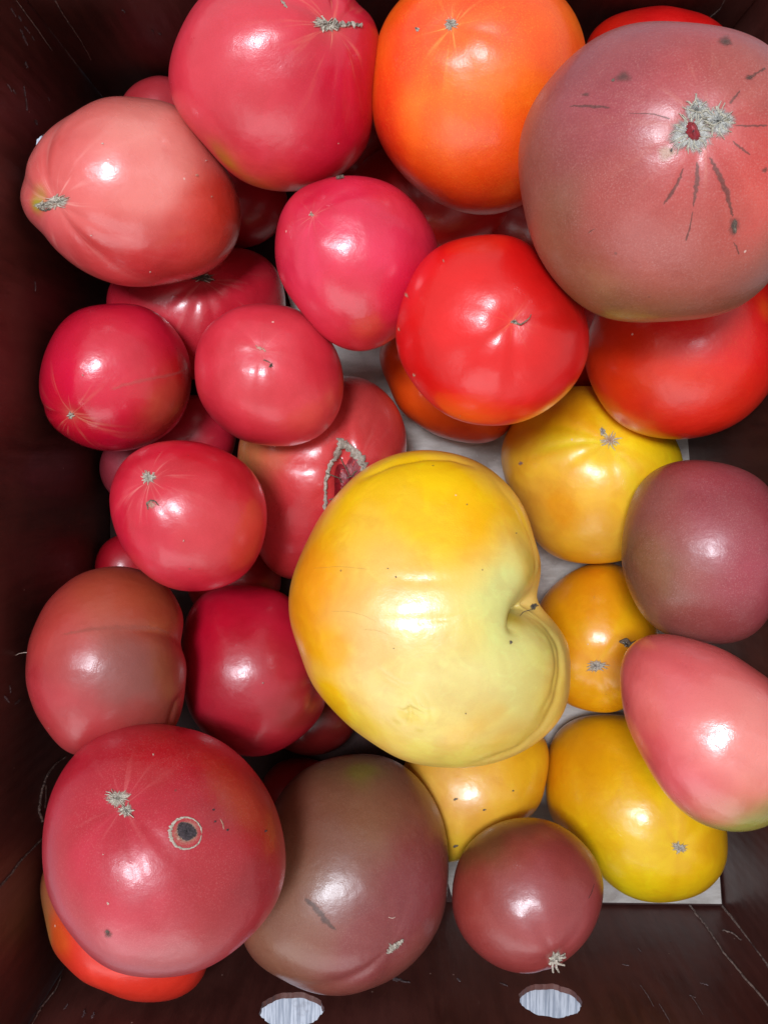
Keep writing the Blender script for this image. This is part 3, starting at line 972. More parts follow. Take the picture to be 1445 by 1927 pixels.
# ---- lowest layer, mostly hidden -----------------------------------------------------------
tomato(6, 'pink_tomato', 'pink tomato peeping out behind the pale pink and large crimson ones at top left', D[6], (205, 66, 74), n=30)
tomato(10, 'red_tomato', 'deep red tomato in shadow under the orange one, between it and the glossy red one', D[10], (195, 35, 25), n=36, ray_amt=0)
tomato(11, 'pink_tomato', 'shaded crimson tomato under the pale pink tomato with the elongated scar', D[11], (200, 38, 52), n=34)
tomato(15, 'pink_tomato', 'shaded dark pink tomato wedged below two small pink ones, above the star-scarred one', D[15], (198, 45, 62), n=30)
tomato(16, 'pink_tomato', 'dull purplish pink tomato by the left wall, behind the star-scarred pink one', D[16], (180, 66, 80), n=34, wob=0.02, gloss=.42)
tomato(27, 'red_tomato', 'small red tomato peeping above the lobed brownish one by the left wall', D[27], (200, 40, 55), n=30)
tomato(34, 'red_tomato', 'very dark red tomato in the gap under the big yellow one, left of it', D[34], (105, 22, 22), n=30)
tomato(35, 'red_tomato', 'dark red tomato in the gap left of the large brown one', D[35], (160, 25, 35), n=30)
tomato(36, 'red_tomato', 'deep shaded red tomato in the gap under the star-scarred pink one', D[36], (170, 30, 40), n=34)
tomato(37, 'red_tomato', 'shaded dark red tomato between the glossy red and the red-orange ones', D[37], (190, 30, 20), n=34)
tomato(4, 'red_tomato', 'red-orange tomato mostly hidden behind the huge mauve brown one at top right', D[4], (222, 40, 22),
       [(1130, 80, 60, (230, 60, 20), .7)], n=36)

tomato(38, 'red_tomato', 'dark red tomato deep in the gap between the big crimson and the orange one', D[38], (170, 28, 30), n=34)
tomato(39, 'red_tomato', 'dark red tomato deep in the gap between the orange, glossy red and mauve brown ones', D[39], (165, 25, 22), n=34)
f = tomato(12, 'pink_tomato', 'pink-red tomato with a dark scar, tucked under the pale pink one at left', D[12], (228, 54, 70),
           [(330, 600, 70, (205, 60, 70), .6)], stem=(382, 522), n=52, dimple=.07, ribs=9, rib=.02, ray=PINKRAY, ray_len=.016, ray_amt=.6, gloss=.22)
scar(f, 380, 523, 26, 10, 0.05, 8, .4, CORK_DARK, 6)
f = tomato(18, 'pink_tomato', 'pink tomato split open by a corky crack, partly under the big yellow one', D[18], (230, 78, 80),
           [(468, 850, 60, (180, 135, 75), .95), (500, 840, 50, (225, 110, 85), .6), (560, 1000, 80, (205, 50, 60), .6), (700, 770, 60, (232, 95, 90), .5)],
           stem=(665, 880), n=84, K=8, dimple=.0, ribs=6, rib=.018, ribsig=1.2, ray=PINKRAY, ray_len=.014, ray_amt=.35, gloss=.22,
           relief=lambda f: (f.groove([(646, 850), (642, 890), (650, 940), (640, 990)], -.11, .10, 1.6, taper=False),
                             f.groove([(655, 858), (672, 900), (672, 940)], -.07, .08, 2, taper=False)))
f.patch('crack_flesh', FLESH, 652, 915, 24, 62, 0.06, lift=.0002, rough=.00015, label='dark red flesh inside the split')
f.strip('cork_rim', CORK, [(641, 826), (636, 850), (622, 872), (613, 900), (612, 930), (611, 955), (612, 990)], [11, 13, 9, 8, 7, 9, 4], .0011, .9, .0006)
f.strip('cork_rim', CORK_PALE, [(632, 822), (648, 838), (668, 850), (680, 868), (688, 890), (692, 912)], [5, 18, 20, 18, 15, 10], .0012, .8, .0007)
for pth in ([(612, 890), (632, 900), (645, 908)], [(672, 885), (660, 896), (652, 900)], [(618, 940), (632, 934), (645, 936)], [(640, 862), (650, 885), (657, 898)]):
    f.hair('fibre', STALK, pth, [.0003, .0002], [.0008, .0022, .001])
f = tomato(19, 'orange_tomato', 'deep orange tomato lying under the glossy red one in the middle', D[19], (232, 92, 12),
           [(900, 825, 60, (225, 75, 25), .6)], n=50, ray_amt=0, speck=.10)
f = tomato(20, 'yellow_tomato', 'golden yellow tomato with a netted scar, below the red-orange one', D[20], (252, 184, 40),
           [(1100, 900, 90, (248, 190, 70), .6), (1000, 960, 70, (246, 186, 80), .6), (1080, 745, 60, (240, 150, 15), .8),
            (1150, 1010, 60, (246, 192, 85), .5), (1060, 960, 30, (240, 150, 20), .5), (960, 850, 40, (238, 180, 70), .5)],
           stem=(1143, 828), n=64, dimple=.05, ribs=9, rib=.012, ribsig=1.3, ray=ORRAY, ray_len=.008, ray_amt=.3, speck=.05, streak=.16, gloss=.27)
scar(f, 1147, 829, 18, 15, 0.2, 9, .4, TAN, 12, 1.3, 2.4)
scar(f, 1133, 812, 5, 10, -0.2, 3, .3, CORK, 3, 1.2, 2)
f.patch('blemish', TAN, 980, 872, 6, 5, 0, lift=.0001)
f = tomato(22, 'yellow_tomato', 'small orange-yellow tomato with a dried curl, right of the big yellow one', D[22], (252, 176, 14),
           [(1100, 1100, 60, (240, 150, 10), .6), (1130, 1280, 50, (248, 180, 40), .6)], stem=(1122, 1253), n=52,
           dimple=.04, ribs=7, rib=.014, ray=ORRAY, ray_len=.006, ray_amt=.25, speck=.05, gloss=.24)
scar(f, 1122, 1253, 20, 10, -.08, 8, .5, CORK, 12, 1.2, 2)
scar(f, 1178, 1212, 12, 6, .3, 5, .5, CORK_DARK, 4, 1.2, 2)
f.hair('dry_stalk', STALK, [(1165, 1208), (1174, 1203), (1182, 1212), (1190, 1206)], [.0006, .0009, .0006], [.0005, .003, .0015, .003])
f = tomato(28, 'yellow_tomato', 'pale golden tomato directly below the big yellow one', D[28], (248, 188, 66),
           [(1000, 1450, 70, (243, 182, 40), .7), (850, 1480, 70, (238, 178, 90), .7), (920, 1590, 50, (235, 165, 25), .7)],
           n=58, ray_amt=0, speck=.05, gloss=.26, power=2.15)
for x, y, q in ((857, 1504, 5), (911, 1524, 4), (857, 1592, 6), (965, 1488, 3)):
    f.patch('blemish', CORK_DARK, x, y, q, q * .6, -.4, lift=.0001, rough=.0001, rings=4, seg=16)
f = tomato(29, 'yellow_tomato', 'yellow tomato with a small star scar, in the near right corner', D[29], (250, 196, 32),
           [(1250, 1640, 80, (240, 200, 45), .7), (1120, 1400, 80, (248, 176, 24), .8), (1080, 1500, 60, (243, 180, 45), .6), (1330, 1620, 40, (245, 190, 10), .7),
            (1180, 1600, 60, (244, 198, 60), .5)],
           stem=(1277, 1595), n=66, dimple=.035, ribs=7, rib=.012, ray=ORRAY, ray_len=.006, ray_amt=.2, speck=.04, gloss=.26, streak=.12)
scar(f, 1277, 1595, 13, 10, .2, 9, .7, CORK, 10, 1.2, 1.8)
f = tomato(33, 'red_tomato', 'coral red tomato under the large crimson one, in the near left corner', D[33], (240, 70, 58),
           [(85, 1740, 45, (200, 140, 80), .9), (85, 1660, 45, (190, 120, 85), .8), (110, 1770, 25, (235, 110, 60), .7)], n=50, ray_amt=0, gloss=.36)

# ---- middle layer ----------------------------------------------------------------------------
f = tomato(26, 'red_tomato', 'dark pink tomato between the lobed brownish one and the big yellow one', D[26], (205, 44, 64),
           [(440, 1360, 90, (165, 48, 55), .7), (570, 1330, 60, (150, 50, 45), .7), (500, 1250, 60, (190, 60, 70), .6), (400, 1150, 50, (215, 40, 62), .6)],
           stem=(598, 1275), n=60, dimple=.05, ribs=5, rib=.03, ribsig=1.3, ray_amt=.2, gloss=.26, speck=.10)
f.patch('blossom_scar', CORK_DARK, 588, 1277, 7, 12, 0, 4, .4)
f.patch('blemish', DUST, 495, 1285, 2.5, 2.5, rings=3, seg=12)
f = tomato(31, 'brown_tomato', 'large olive brown and maroon tomato at the front between two red-brown ones', D[31], (146, 74, 64),
           [(590, 1560, 150, (138, 92, 70), .85), (530, 1760, 110, (142, 96, 72), .9), (660, 1440, 60, (120, 90, 60), .9), (790, 1660, 80, (140, 54, 60), .9), (690, 1490, 90, (134, 88, 66), .6),
            (700, 1800, 80, (135, 52, 56), .8), (680, 1452, 22, (125, 110, 45), .8), (800, 1520, 40, (130, 70, 55), .6)],
           stem=(742, 1782), n=84, dimple=.03, ribs=5, rib=.02, ribsig=1.4, ray_amt=.1, speck=.30, speck_col=(0.36, 0.20, 0.15), gloss=.33)
f.strip('stem_scar', CORK_PALE, [(726, 1794), (738, 1782), (748, 1776), (759, 1766)], [7, 12, 9, 5], .0009, 1.2, .0006)
f.strip('blemish', BRUISE, [(572, 1688), (596, 1712), (612, 1733), (634, 1752)], [9, 14, 16, 5], .00003, .6, 0.0, label='dark bruise line')
f.strip('blemish', DUST, [(730, 1726), (738, 1728), (744, 1725)], [2, 2], .0002, .8, .0001)
f = tomato(30, 'brown_tomato', 'small maroon tomato with an olive shoulder and a dried calyx, front right of centre', D[30], (160, 66, 62),
           [(905, 1590, 55, (112, 84, 42), .95), (980, 1550, 50, (130, 80, 50), .8), (1050, 1700, 90, (165, 72, 76), .6), (885, 1680, 50, (160, 62, 52), .7), (1090, 1620, 50, (150, 66, 58), .6)],
           stem=(1045, 1803), n=60, dimple=.05, ribs=5, rib=.02, ribsig=1.1, ray=(0.45, .3, .2), ray_len=.006, ray_amt=.2, speck=.28, gloss=.30, wob=.02)
scar(f, 1045, 1802, 15, 10, -.7, 8, .6, CORK, 6, 1.3, 2.2)
for pth in ([(1038, 1806), (1034, 1813), (1037, 1818)], [(1045, 1802), (1042, 1812), (1046, 1818)], [(1050, 1800), (1060, 1793), (1056, 1788)], [(1040, 1808), (1048, 1806), (1056, 1806)]):
    f.hair('dry_sepal', CORK, pth, [.0006, .0004], [.0006, .002, .0025])
f.strip('blemish', BRUISE, [(1118, 1662), (1112, 1680), (1106, 1692)], [2, 3, 2], .0001, .5, .0001)
f = tomato(9, 'red_tomato', 'smooth red-orange tomato under the huge mauve brown one at the right wall', D[9], (236, 56, 18),
           [(1190, 690, 130, (242, 82, 14), .95), (1330, 560, 120, (222, 28, 28), .8), (1250, 800, 90, (232, 50, 25), .6), (1450, 620, 60, (215, 30, 20), .7), (1437, 575, 22, (230, 90, 20), .6)],
           n=66, ray_amt=0, speck=.18, speck_col=(0.62, 0.16, 0.02), gloss=.30)
f = tomato(25, 'brown_tomato', 'brownish red tomato with creased lobes on its right, by the left wall', D[25], (180, 62, 58),
           [(250, 1250, 80, (142, 80, 72), .95), (220, 1110, 80, (178, 76, 52), .9), (110, 1200, 60, (190, 62, 58), .7), (300, 1150, 50, (165, 75, 48), .7),
            (130, 1380, 80, (188, 60, 66), .7), (300, 1370, 50, (135, 60, 52), .8), (320, 1270, 40, (150, 75, 55), .7), (70, 1300, 50, (180, 45, 55), .7)],
           stem_dir=(1.0, .05, -.35), n=84, K=14, dimple=.12, dsig=.35, ribs=6, rib=.02, gloss=.32, speck=.12,
           relief=lambda f: (f.groove([(346, 1208), (325, 1196), (285, 1188), (240, 1187), (180, 1186)], -.045, .085, 1.5, taper='start'),
                             f.groove([(345, 1310), (332, 1322), (325, 1345), (318, 1375)], -.03, .06, 1.6),
                             f.lump(250, 1130, .02, .5), f.lump(255, 1260, .02, .5)))
f.strip('pale_vein', patch_material('vein_skin', (0.40, 0.10, 0.07), (0.36, 0.09, 0.065), 400, (0.1, 1.4), .00003, .3, .4, .4),
        [(110, 1196), (170, 1184), (230, 1181), (290, 1182), (325, 1192)], [8, 12, 14, 12, 8], .00002, .4, 0.0)
f = tomato(13, 'pink_tomato', 'pink tomato with a tiny yellow star scar, against the left wall', D[13], (216, 42, 66),
           [(320, 760, 55, (215, 88, 72), .9), (250, 650, 50, (222, 62, 78), .6), (130, 800, 60, (198, 30, 48), .7), (180, 620, 50, (218, 60, 74), .5), (345, 700, 30, (205, 40, 40), .6)],
           stem=(134, 781), n=60, dimple=.035, dsig=.16, ribs=5, rib=.018, ribsig=1.6, ray=(.85, .5, .28), ray_len=.0075, ray_amt=.95, gloss=.20, speck=.08)
scar(f, 134, 781, 6, 6, 0, 6, .4, CORK, 6, 1.3, 1.5)
f.strip('pale_vein', patch_material('vein_pink', (0.56, 0.14, 0.12), (0.52, 0.11, 0.10), 400, (0.1, 1.5), .00003, .25, .4, .35),
        [(205, 735), (240, 722), (290, 712), (335, 702), (352, 694)], [8, 12, 12, 9, 6], .00002, .4, 0.0)
f.patch('blemish', DUST, 157, 706, 2.5, 2.5, rings=3, seg=12)
f = tomato(14, 'pink_tomato', 'small light pink tomato with two tiny cracks, right of the star-scarred pair', D[14], (230, 66, 82),
           [(540, 620, 50, (234, 88, 98), .6), (420, 800, 50, (210, 42, 60), .6), (430, 740, 60, (222, 68, 80), .5), (500, 740, 70, (228, 74, 82), .5), (600, 780, 50, (228, 84, 88), .5)],
           stem=(492, 660), n=60, dimple=.03, dsig=.2, ribs=6, rib=.014, ribsig=1.2, ray=PINKRAY, ray_len=.004, ray_amt=.5, gloss=.30, speck=.12)
f.strip('stem_scar', TAN, [(480, 650), (490, 656), (502, 661)], [4, 7, 4], .0003, 1, .0003)
f.strip('blossom_scar', CORK_DARK, [(495, 677), (502, 679), (509, 683)], [2, 2.5, 2], .0002, 1, .0002)
f.patch('blossom_scar', CORK_DARK, 510, 688, 4, 5, 0, 3, .6, rings=4, seg=24)
f = tomato(7, 'pink_tomato', 'raspberry pink tomato with a pinprick scar, left of the glossy red one', D[7], (228, 60, 84),
           [(760, 550, 60, (208, 28, 60), .7), (600, 380, 40, (205, 28, 58), .7), (650, 590, 70, (224, 66, 82), .7), (700, 400, 70, (222, 52, 80), .5), (560, 480, 50, (222, 60, 86), .6),
            (730, 440, 60, (226, 60, 86), .6), (660, 640, 50, (212, 52, 58), .5)],
           stem=(587, 404), n=62, dimple=.02, dsig=.12, ribs=5, rib=.02, ribsig=1.2, ray=(.85, .42, .3), ray_len=.003, ray_amt=.9, gloss=.22, speck=.14)
scar(f, 587, 404, 4, 4, 0, 5, .4, TAN, 5, 1.4, 1.2)
f.patch('blemish', CORK_DARK, 640, 335, 10, 4, 0, 2, .2, rings=4, seg=24)
f = tomato(1, 'pink_tomato', 'pale salmon pink tomato with an elongated gray-green scar at its left end', D[1], (238, 122, 116),
           [(300, 250, 90, (248, 160, 148), .9), (380, 440, 80, (216, 70, 58), .8), (210, 500, 80, (216, 76, 78), .8), (100, 320, 60, (226, 98, 96), .7), (430, 400, 50, (212, 62, 48), .8),
            (380, 250, 50, (215, 92, 78), .8), (90, 440, 50, (222, 92, 96), .6), (260, 330, 60, (246, 146, 138), .8), (65, 382, 12, (170, 165, 60), .95), (300, 500, 60, (214, 70, 72), .6)],
           stem=(97, 381), n=76, dimple=.05, dsig=.22, ribs=6, rib=.03, ribsig=1.4, ray=(.86, .42, .36), ray_len=.017, ray_amt=.75, gloss=.20, speck=.05, streak=.12,
           K=9, power=2.1)
scar(f, 108, 380, 22, 14, -.25, 9, .35, CORK, 10, 1.15, 2.2)
scar(f, 82, 386, 15, 9, -.1, 5, .3, CORK, 5, 1.1, 2)
f.patch('blemish', TAN, 106, 384, 10, 6, -.3, rings=4, seg=24)
f.strip('blemish', CORK_DARK, [(74, 394), (88, 395), (98, 393)], [3, 6, 3], .0003, 1, .0003)
for x, y, q in ((194, 271, 3), (173, 442, 2), (387, 303, 2.5), (283, 510, 2)):
    f.patch('blemish', DUST, x, y, q * 1.5, q * .8, -.1, rings=3, seg=12, rough=.0001)
for x, y, q in ((370, 330, 5), (398, 370, 3)):
    f.patch('blemish', TAN, x, y, q, q * .8, .3, rings=3, seg=12, rough=.0001)
f = tomato(2, 'pink_tomato', 'large crimson pink tomato with a long corky scar, at the top left of the heap', D[2], (226, 66, 80),
           [(420, 295, 30, (188, 140, 50), .9), (490, 345, 35, (205, 120, 60), .7), (650, 200, 90, (202, 26, 54), .8), (440, 60, 80, (224, 78, 92), .7), (500, 230, 80, (222, 74, 86), .6),
            (380, 190, 60, (218, 66, 80), .6), (690, 100, 60, (205, 30, 58), .6), (600, 120, 60, (210, 38, 64), .5), (540, 340, 40, (214, 80, 62), .6), (620, 300, 60, (205, 36, 58), .6)],
           stem=(632, 46), n=80, dimple=.05, dsig=.2, ribs=6, rib=.03, ribsig=1.5, ray=(.82, .36, .20), ray_len=.010, ray_amt=.85, gloss=.25, speck=.12, power=2.1)
scar(f, 612, 47, 22, 13, .15, 10, .5, CORK, 10, 1.2, 2.3)
f.strip('stem_scar', CORK_PALE, [(622, 47), (640, 48), (660, 47), (682, 49)], [20, 12, 8, 6], .001, 1.5, .0008)
f.strip('blossom_scar', CORK_PALE, [(528, 2), (534, 8), (541, 15)], [3, 5, 3], .0003, 1.2, .0003)
f = tomato(3, 'orange_tomato', 'bright orange tomato with a small pale star scar, top centre', D[3], (252, 108, 3),
           [(780, 100, 70, (228, 52, 22), .75), (740, 300, 70, (228, 44, 14), .9), (850, 380, 70, (224, 40, 8), .85), (930, 20, 90, (240, 74, 10), .6), (1000, 200, 90, (254, 122, 2), .8),
            (860, 230, 90, (254, 118, 2), .8), (710, 180, 40, (235, 62, 20), .6), (1000, 370, 70, (235, 60, 6), .7), (1060, 100, 60, (246, 88, 8), .6), (960, 300, 70, (246, 84, 4), .6)],
           stem=(848, 46), n=80, dimple=.045, dsig=.2, ribs=5, rib=.012, ray=(.95, .50, .10), ray_len=.0065, ray_amt=.95, speck=.34, speck_col=(0.90, 0.34, 0.03), gloss=.33)
scar(f, 848, 46, 12, 12, 0, 10, .5, CORK_PALE, 10, 1.25, 1.8)
f.patch('blemish', CORK_PALE, 786, 56, 6, 4, -.4, rings=4, seg=20)
f = tomato(17, 'pink_tomato', 'pink tomato with a star scar and a hook-shaped crack, left of the split one', D[17], (216, 48, 66),
           [(430, 950, 80, (218, 62, 70), .7), (300, 1050, 80, (210, 56, 74), .6), (380, 850, 60, (208, 36, 50), .7), (450, 1040, 60, (196, 44, 52), .6), (390, 1010, 60, (220, 78, 82), .5), (250, 980, 50, (205, 40, 60), .5)],
           stem=(280, 900), n=64, dimple=.045, dsig=.2, ribs=7, rib=.010, ribsig=1.1, ray=(.85, .42, .34), ray_len=.0065, ray_amt=.9, gloss=.24, speck=.12)
scar(f, 280, 899, 12, 12, 0, 9, .5, CORK, 9, 1.25, 1.8)
f.strip('blemish', CORK_DARK, [(280, 960), (278, 948), (284, 941), (293, 944), (300, 952)], [2, 4, 4, 3, 2], .0003, 1, .0003, label='dark hook-shaped crack')
f.patch('blemish', TAN, 286, 950, 9, 12, 0, rings=4, seg=24)
f.patch('blemish', DUST, 346, 1017, 2, 3, rings=3, seg=12)
f = tomato(8, 'red_tomato', 'glossy bright red tomato with a small curled stalk, right of centre', D[8], (228, 20, 18),
           [(1040, 600, 70, (214, 14, 22), .7), (1000, 720, 80, (226, 34, 22), .6), (800, 700, 60, (220, 22, 26), .6), (860, 520, 60, (228, 34, 26), .6), (900, 720, 60, (232, 44, 36), .5)],
           stem=(965, 605), n=70, dimple=.045, dsig=.2, ribs=5, rib=.022, ribsig=1.2, ray=(.9, .3, .08), ray_len=.0025, ray_amt=.9, gloss=.27, speck=.06)
scar(f, 967, 606, 7, 5, 0, 5, .5, CORK, 4, 1.2, 1.6)
f.hair('dry_stalk', STALK, [(968, 606), (978, 612), (990, 605), (996, 592)], [.00035, .00025, .00015], [.0002, .001, .002, .002])
for x, y, q in ((766, 556, 8), (752, 620, 5), (780, 705, 6), (866, 781, 2), (835, 492, 4)):
    f.patch('blemish', TAN, x, y, q, q * .5, 1.2, rings=3, seg=16, rough=.0001)
f = tomato(21, 'brown_tomato', 'dusky rose brown tomato on the right, above the pointed pink one', D[21], (170, 78, 76),
           [(1200, 1080, 100, (136, 96, 62), 1.0), (1240, 1170, 75, (138, 94, 68), .95), (1380, 960, 110, (160, 62, 74), .7), (1210, 940, 60, (150, 84, 76), .7), (1420, 1120, 80, (168, 62, 78), .7),
            (1330, 1190, 70, (160, 84, 84), .6)],
           stem_dir=(.85, .1, -.5), n=66, dimple=.05, ribs=7, rib=.02, ribsig=1.5, speck=.42, speck_col=(0.46, 0.22, 0.20), gloss=.34, streak=.14, wob=.016)
f = tomato(23, 'pink_tomato', 'pointed light pink tomato with a green tip, at the right edge', D[23], (236, 118, 116),
           [(1400, 1400, 80, (234, 138, 128), .8), (1390, 1570, 60, (168, 150, 80), 1.0), (1445, 1555, 45, (176, 150, 90), 1.0), (1250, 1260, 70, (230, 104, 108), .6), (1240, 1430, 60, (222, 84, 92), .5), (1320, 1500, 60, (230, 100, 110), .6),
            (1180, 1300, 40, (214, 84, 90), .6), (1420, 1575, 75, (160, 158, 84), 1.0), (1340, 1575, 30, (180, 150, 90), .8)],
           stem_dir=(.85, -.5, .1), n=70, dimple=.03, ribs=5, rib=.03, ribsig=1.6, gloss=.19, speck=.08, wob=.01)

# ---- on top ------------------------------------------------------------------------------------
CRK = [[(1310, 302), (1312, 330), (1308, 360), (1303, 392)], [(1286, 314), (1276, 340), (1262, 366), (1246, 386)],
       [(1332, 292), (1350, 325), (1366, 362), (1374, 392), (1378, 410)], [(1068, 200), (1095, 199), (1122, 201), (1150, 203)]]
f = tomato(5, 'brown_tomato', 'huge mauve brown tomato with a big corky scar and dark cracks, top right', D[5], (172, 80, 70),
           [(1040, 330, 130, (156, 90, 78), .9), (1100, 500, 170, (142, 88, 66), 1.0), (1240, 590, 140, (124, 88, 58), 1.0), (1390, 570, 120, (138, 90, 64), .95), (1400, 330, 130, (216, 80, 72), 1.0),
            (1300, 120, 110, (196, 78, 84), .8), (1150, 110, 80, (158, 78, 84), .7), (1230, 400, 90, (186, 80, 80), .6), (1300, 480, 90, (182, 88, 76), .7), (1110, 230, 70, (172, 76, 86), .6),
            (1430, 130, 80, (172, 88, 78), .7), (1100, 585, 40, (112, 92, 48), .7)],
           stem=(1330, 235), n=110, dimple=.04, dsig=.25, ribs=7, rib=.014, ribsig=1.0, ray=TANRAY, ray_len=.012, ray_amt=.5, speck=.40, speck_col=(0.44, 0.20, 0.17), gloss=.36, K=8,
           relief=lambda f: (f.lump(1302, 248, -.022, .07), [f.groove(p_, -.0055, .02, 1.8) for p_ in CRK]))
GREY = patch_material('grey_cork', (0.29, 0.275, 0.25), (0.50, 0.48, 0.44), 900)
scar(f, 1300, 252, 38, 42, 0, 18, .35, GREY, 22, 1.12, 3.0)
scar(f, 1310, 208, 24, 24, 0, 8, .35, GREY, 8, 1.15, 3.0, seed=2)
scar(f, 1350, 228, 32, 34, .3, 12, .25, GREY, 14, 1.1, 3.0, seed=3)
for pth in ([(1292, 206), (1318, 214), (1322, 226)], [(1322, 226), (1340, 238), (1358, 228)], [(1318, 214), (1332, 204)], [(1340, 238), (1338, 258)], [(1345, 200), (1352, 214), (1366, 222)],
            [(1358, 228), (1372, 222)], [(1296, 205), (1308, 190), (1308, 176)]):
    f.strip('scar_ridge', RIDGE, pth, [3.5, 4, 3], .0011, .5, .0003)
f.patch('crack_flesh', FLESH, 1302, 248, 15, 20, -.35, 0, 0, lift=.0018, rough=0.0, dome=.0008, wav=.4, label='red opening in the scar')
f.patch('crack_flesh', ROT, 1300, 250, 6, 9, -.35, 0, 0, lift=.0028, rough=0.0)
for pth, wd in (([(1310, 302), (1312, 330), (1308, 360), (1303, 392)], [3, 8, 7, 2]), ([(1286, 314), (1276, 340), (1262, 366), (1246, 386)], [2, 5, 6, 2]),
                ([(1332, 292), (1350, 325), (1366, 362), (1374, 392), (1378, 410)], [4, 8, 9, 5, 3]), ([(1303, 396), (1298, 425), (1290, 455)], [2, 2, 4]),
                ([(1376, 265), (1395, 280), (1412, 292)], [2, 5, 2]), ([(1380, 236), (1410, 237), (1445, 236)], [2, 4, 3]),
                ([(1372, 196), (1382, 182), (1392, 170)], [4, 4, 2]), ([(1068, 200), (1095, 199), (1122, 201), (1150, 203)], [1, 4, 5, 3]),
                ([(1180, 213), (1225, 214), (1262, 224)], [1, 2, 3]), ([(1405, 150), (1425, 136), (1440, 128)], [8, 3, 5]), ([(1378, 455), (1384, 462), (1390, 480)], [1, 3, 2]),
                ([(1105, 440), (1112, 434), (1120, 430)], [1, 2, 1])):
    f.strip('dark_crack', CRACK, pth, [w_ * 1.5 for w_ in wd], .00004, .7, 0.0)
for x, y, rx, ry, rot, m in ((1362, 77, 18, 13, .3, BRUISE), (1368, 80, 12, 9, .3, CRACK), (1172, 145, 26, 13, -.3, BRUISE), (1153, 151, 5, 3, -.4, CORK_DARK), (1408, 146, 9, 8, 0, CRACK), (1438, 320, 8, 7, 0, CRACK),
                             (1254, 288, 26, 20, .4, TAN), (1262, 284, 5, 5, 0, ROT), (1380, 425, 16, 22, .1, BRUISE), (1381, 426, 7, 16, .1, CORK_DARK), (1102, 178, 10, 6, 0, BRUISE)):
    f.patch('blemish', m, x, y, rx, ry, rot, lift=.00004, rough=0.0, rings=6, seg=40)
f = tomato(32, 'red_tomato', 'large crimson tomato with a ringed dark rot hole, front left', D[32], (192, 42, 58),
           [(300, 1800, 110, (166, 76, 76), .85), (140, 1740, 90, (176, 62, 68), .7), (350, 1420, 100, (172, 26, 36), .8), (200, 1600, 80, (198, 44, 64), .6), (500, 1520, 60, (162, 40, 40), .8), (430, 1690, 80, (180, 54, 60), .6),
            (480, 1660, 50, (150, 44, 50), .6), (400, 1510, 40, (172, 60, 70), .6), (240, 1690, 70, (205, 62, 78), .6)],
           stem=(226, 1512), n=96, dimple=.05, dsig=.22, ribs=7, rib=.009, ribsig=1.1, ray=(.78, .24, .22), ray_len=.008, ray_amt=.55, speck=.20, speck_col=(.62, .22, .2), gloss=.31,
           relief=lambda f: (f.lump(350, 1567, -.034, .075), f.lump(350, 1567, .012, .16)))
scar(f, 222, 1503, 22, 17, .2, 9, .4, CORK, 12, 1.25, 2.6)
scar(f, 238, 1526, 15, 12, .8, 6, .4, CORK, 7, 1.25, 2.6, seed=4)
f.patch('hole_rim', TAN, 350, 1567, 35, 34, 0, lift=.0003, rough=0.0, wav=.3, label='pale tan ring round the dark hole')
PALE_RING = [(350 + 30 * math.cos(a), 1568 + 30 * math.sin(a)) for a in np.linspace(0, 6.4, 22)]
f.strip('hole_rim', CORK_PALE, PALE_RING, [4, 3, 6, 8, 5, 3, 4], .0003, .7, .0001, sub=4)
f.patch('rot_spot', ROT, 351, 1565, 21, 20, 0, lift=.0007, rough=.0001, wav=.35, label='dark gray rot')
f.patch('blemish', BRUISE, 204, 1757, 13, 10, .3, lift=.0001, rough=.0001)
f.patch('blemish', CORK_DARK, 203, 1753, 6, 3, .2, lift=.0001, rough=.0001, rings=4, seg=24)
f.strip('blemish', TAN, [(414, 1540), (419, 1550), (421, 1562)], [2, 4, 3], .0002, .8, .0001)
for x, y, q in ((289, 1420, 3), (204, 1700, 4), (402, 1523, 0), (195, 1608, 2), (223, 1657, 2)):
    if q:
        f.patch('blemish', DUST, x, y, q, q, 0, lift=.00008, rings=3, seg=12, rough=.0001)
for x, y in ((402, 1524), (405, 1546), (428, 1562), (500, 1564)):
    f.patch('blemish', ROT, x, y, 2.6, 1.8, 0, rings=3, seg=12, rough=.0001)


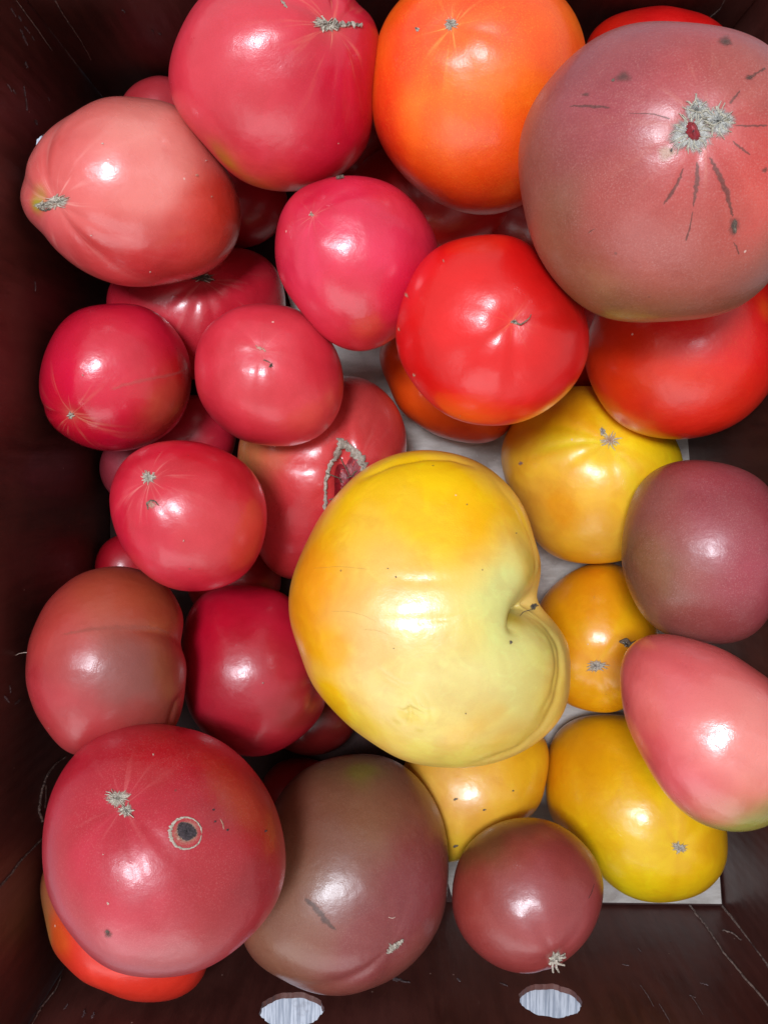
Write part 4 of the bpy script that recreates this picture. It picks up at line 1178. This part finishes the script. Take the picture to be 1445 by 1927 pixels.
def heart_relief(f):
    f.groove([(1030, 1120), (1003, 1140), (988, 1150), (976, 1168), (968, 1188), (960, 1208)], -.17, .12, 1.3, taper='start')
    f.groove([(1010, 1140), (990, 1148), (978, 1162), (970, 1184)], -.05, .035, 1.5, taper=False)
    f.groove([(1005, 1150), (1030, 1175), (1047, 1215), (1052, 1265), (1045, 1320), (1020, 1370), (975, 1410), (900, 1436)], -.022, .045, 1.8)
    f.groove([(1010, 1160), (1032, 1200), (1040, 1250), (1036, 1305), (1012, 1355)], -.012, .034, 1.8)
    f.groove([(690, 898), (740, 872), (800, 860), (850, 862), (885, 876)], -.030, .035, 1.4)
    f.groove([(930, 905), (975, 960), (1000, 1020), (1008, 1070), (1005, 1110)], -.014, .04, 1.5)
    f.lump(1010, 1230, .05, .22)
    f.lump(975, 1060, .04, .22)
    f.lump(700, 1140, .02, .55)
    f.lump(775, 1345, -.016, .055)
    f.lump(803, 1330, .010, .045)
    f.lump(752, 1352, .007, .04)
    f.lump(790, 1368, .006, .035)
    f.groove([(780, 1310), (790, 1330), (812, 1338)], -.010, .014, 1.6)
    f.groove([(745, 1330), (765, 1348), (790, 1352)], -.010, .013, 1.6)
    f.groove([(730, 1088), (790, 1096), (860, 1090)], -.006, .045, 1.8)
    f.groove([(720, 1165), (780, 1168), (850, 1160)], -.006, .045, 1.8)
    f.groove([(730, 1268), (790, 1262), (850, 1268)], -.006, .05, 1.8)
    f.groove([(705, 1250), (730, 1272), (760, 1290), (785, 1288)], -.008, .022, 1.6)
    f.groove([(755, 1340), (775, 1336), (800, 1345)], -.012, .016, 1.6)
    f.groove([(768, 1320), (772, 1345), (768, 1368)], -.012, .016, 1.6)
    f.groove([(795, 1300), (810, 1330), (812, 1355)], -.008, .02, 1.6)
    f.groove([(815, 1165), (840, 1166), (870, 1155), (900, 1148)], -.004, .022, 1.6)


f = tomato(24, 'yellow_tomato', 'big heart-shaped yellow and pale green tomato on top, with a deep cleft', D[24], (236, 186, 92),
           [(600, 1080, 90, (243, 160, 8), 1.0), (580, 1180, 70, (243, 160, 8), .9), (700, 960, 80, (246, 184, 20), .9), (820, 950, 110, (252, 202, 14), 1.0), (900, 1010, 70, (246, 176, 10), .9), (960, 980, 50, (246, 190, 40), .7),
            (760, 900, 70, (246, 202, 34), .8), (690, 1000, 50, (240, 190, 60), .7), (760, 1180, 110, (232, 188, 112), .9), (700, 1290, 90, (230, 192, 120), .8), (620, 1320, 60, (240, 176, 30), .9), (620, 1230, 50, (240, 166, 20), .7),
            (960, 1120, 80, (214, 212, 130), .95), (960, 1280, 130, (216, 218, 132), 1.0), (850, 1280, 80, (230, 214, 140), .85), (1030, 1240, 50, (208, 200, 100), .8), (830, 1400, 90, (226, 206, 96), .8),
            (900, 1352, 22, (232, 186, 74), .5), (930, 1342, 20, (232, 186, 74), .5), (935, 1385, 20, (232, 186, 74), .5), (870, 1370, 26, (234, 186, 80), .5), (690, 1370, 50, (232, 196, 66), .7), (1040, 1320, 50, (216, 190, 74), .7), (880, 1190, 50, (226, 196, 104), .6),
            (730, 1060, 60, (236, 186, 90), .7), (985, 1165, 22, (178, 150, 40), .8), (1000, 1075, 30, (214, 178, 70), .7), (580, 1020, 40, (240, 150, 60), .6), (960, 1400, 50, (216, 184, 70), .6)],
           stem=(1006, 1140), n=150, K=15, flat=.80, power=2.15, dimple=.03, dsig=.2, ribs=5, rib=.008, ray_amt=.0, speck=.05, gloss=.27, coat=.35, wob=.014, mottle=.10, streak=.04,
           relief=heart_relief)
f.patch('stem_scar', CORK_DARK, 1003, 1142, 8, 6, -.4, 4, .5)
f.patch('blemish', CORK_DARK, 960, 1209, 4, 4, 0, rings=4, seg=20)
for x, y, q in ((878, 950, 1.6), (730, 1070, 2), (745, 1086, 2.5), (741, 1220, 1.6), (876, 1342, 2), (970, 1004, 1.6)):
    f.patch('blemish', CORK_DARK, x, y, q, q * .7, .4, rings=3, seg=12, rough=.0001)
for pth in ([(615, 1150), (655, 1150), (685, 1158), (712, 1172)], [(585, 1070), (640, 1066), (700, 1072)], [(680, 1185), (710, 1186), (735, 1196)]):
    f.strip('blemish', patch_material('faint_graze', (.36, .22, .07), (.45, .28, .09), 900, (.5, 1.5), .00003, .35, 1.2, .3), pth, [2, 3, 2], .00004, .8, .00003)
f.strip('crease_line', CORK_DARK, [(1002, 1147), (985, 1151), (977, 1160)], [1.5, 1.8, 1], .0001, .6, .00005)


hp = [on_plane(x, y, FR_[25].C + np.array([-.036, 0, 0]), np.array([0, 0, 1.0])) for x, y in ((56, 1228), (46, 1228), (36, 1230), (27, 1235))]
tube('dry_hair', DUST, np.array(hp), [.0002, .00012], None)
bpy.data.objects['dry_hair'].parent = FR_[25].obj
bpy.data.objects['dry_hair'].matrix_parent_inverse = FR_[25].obj.matrix_world.inverted()
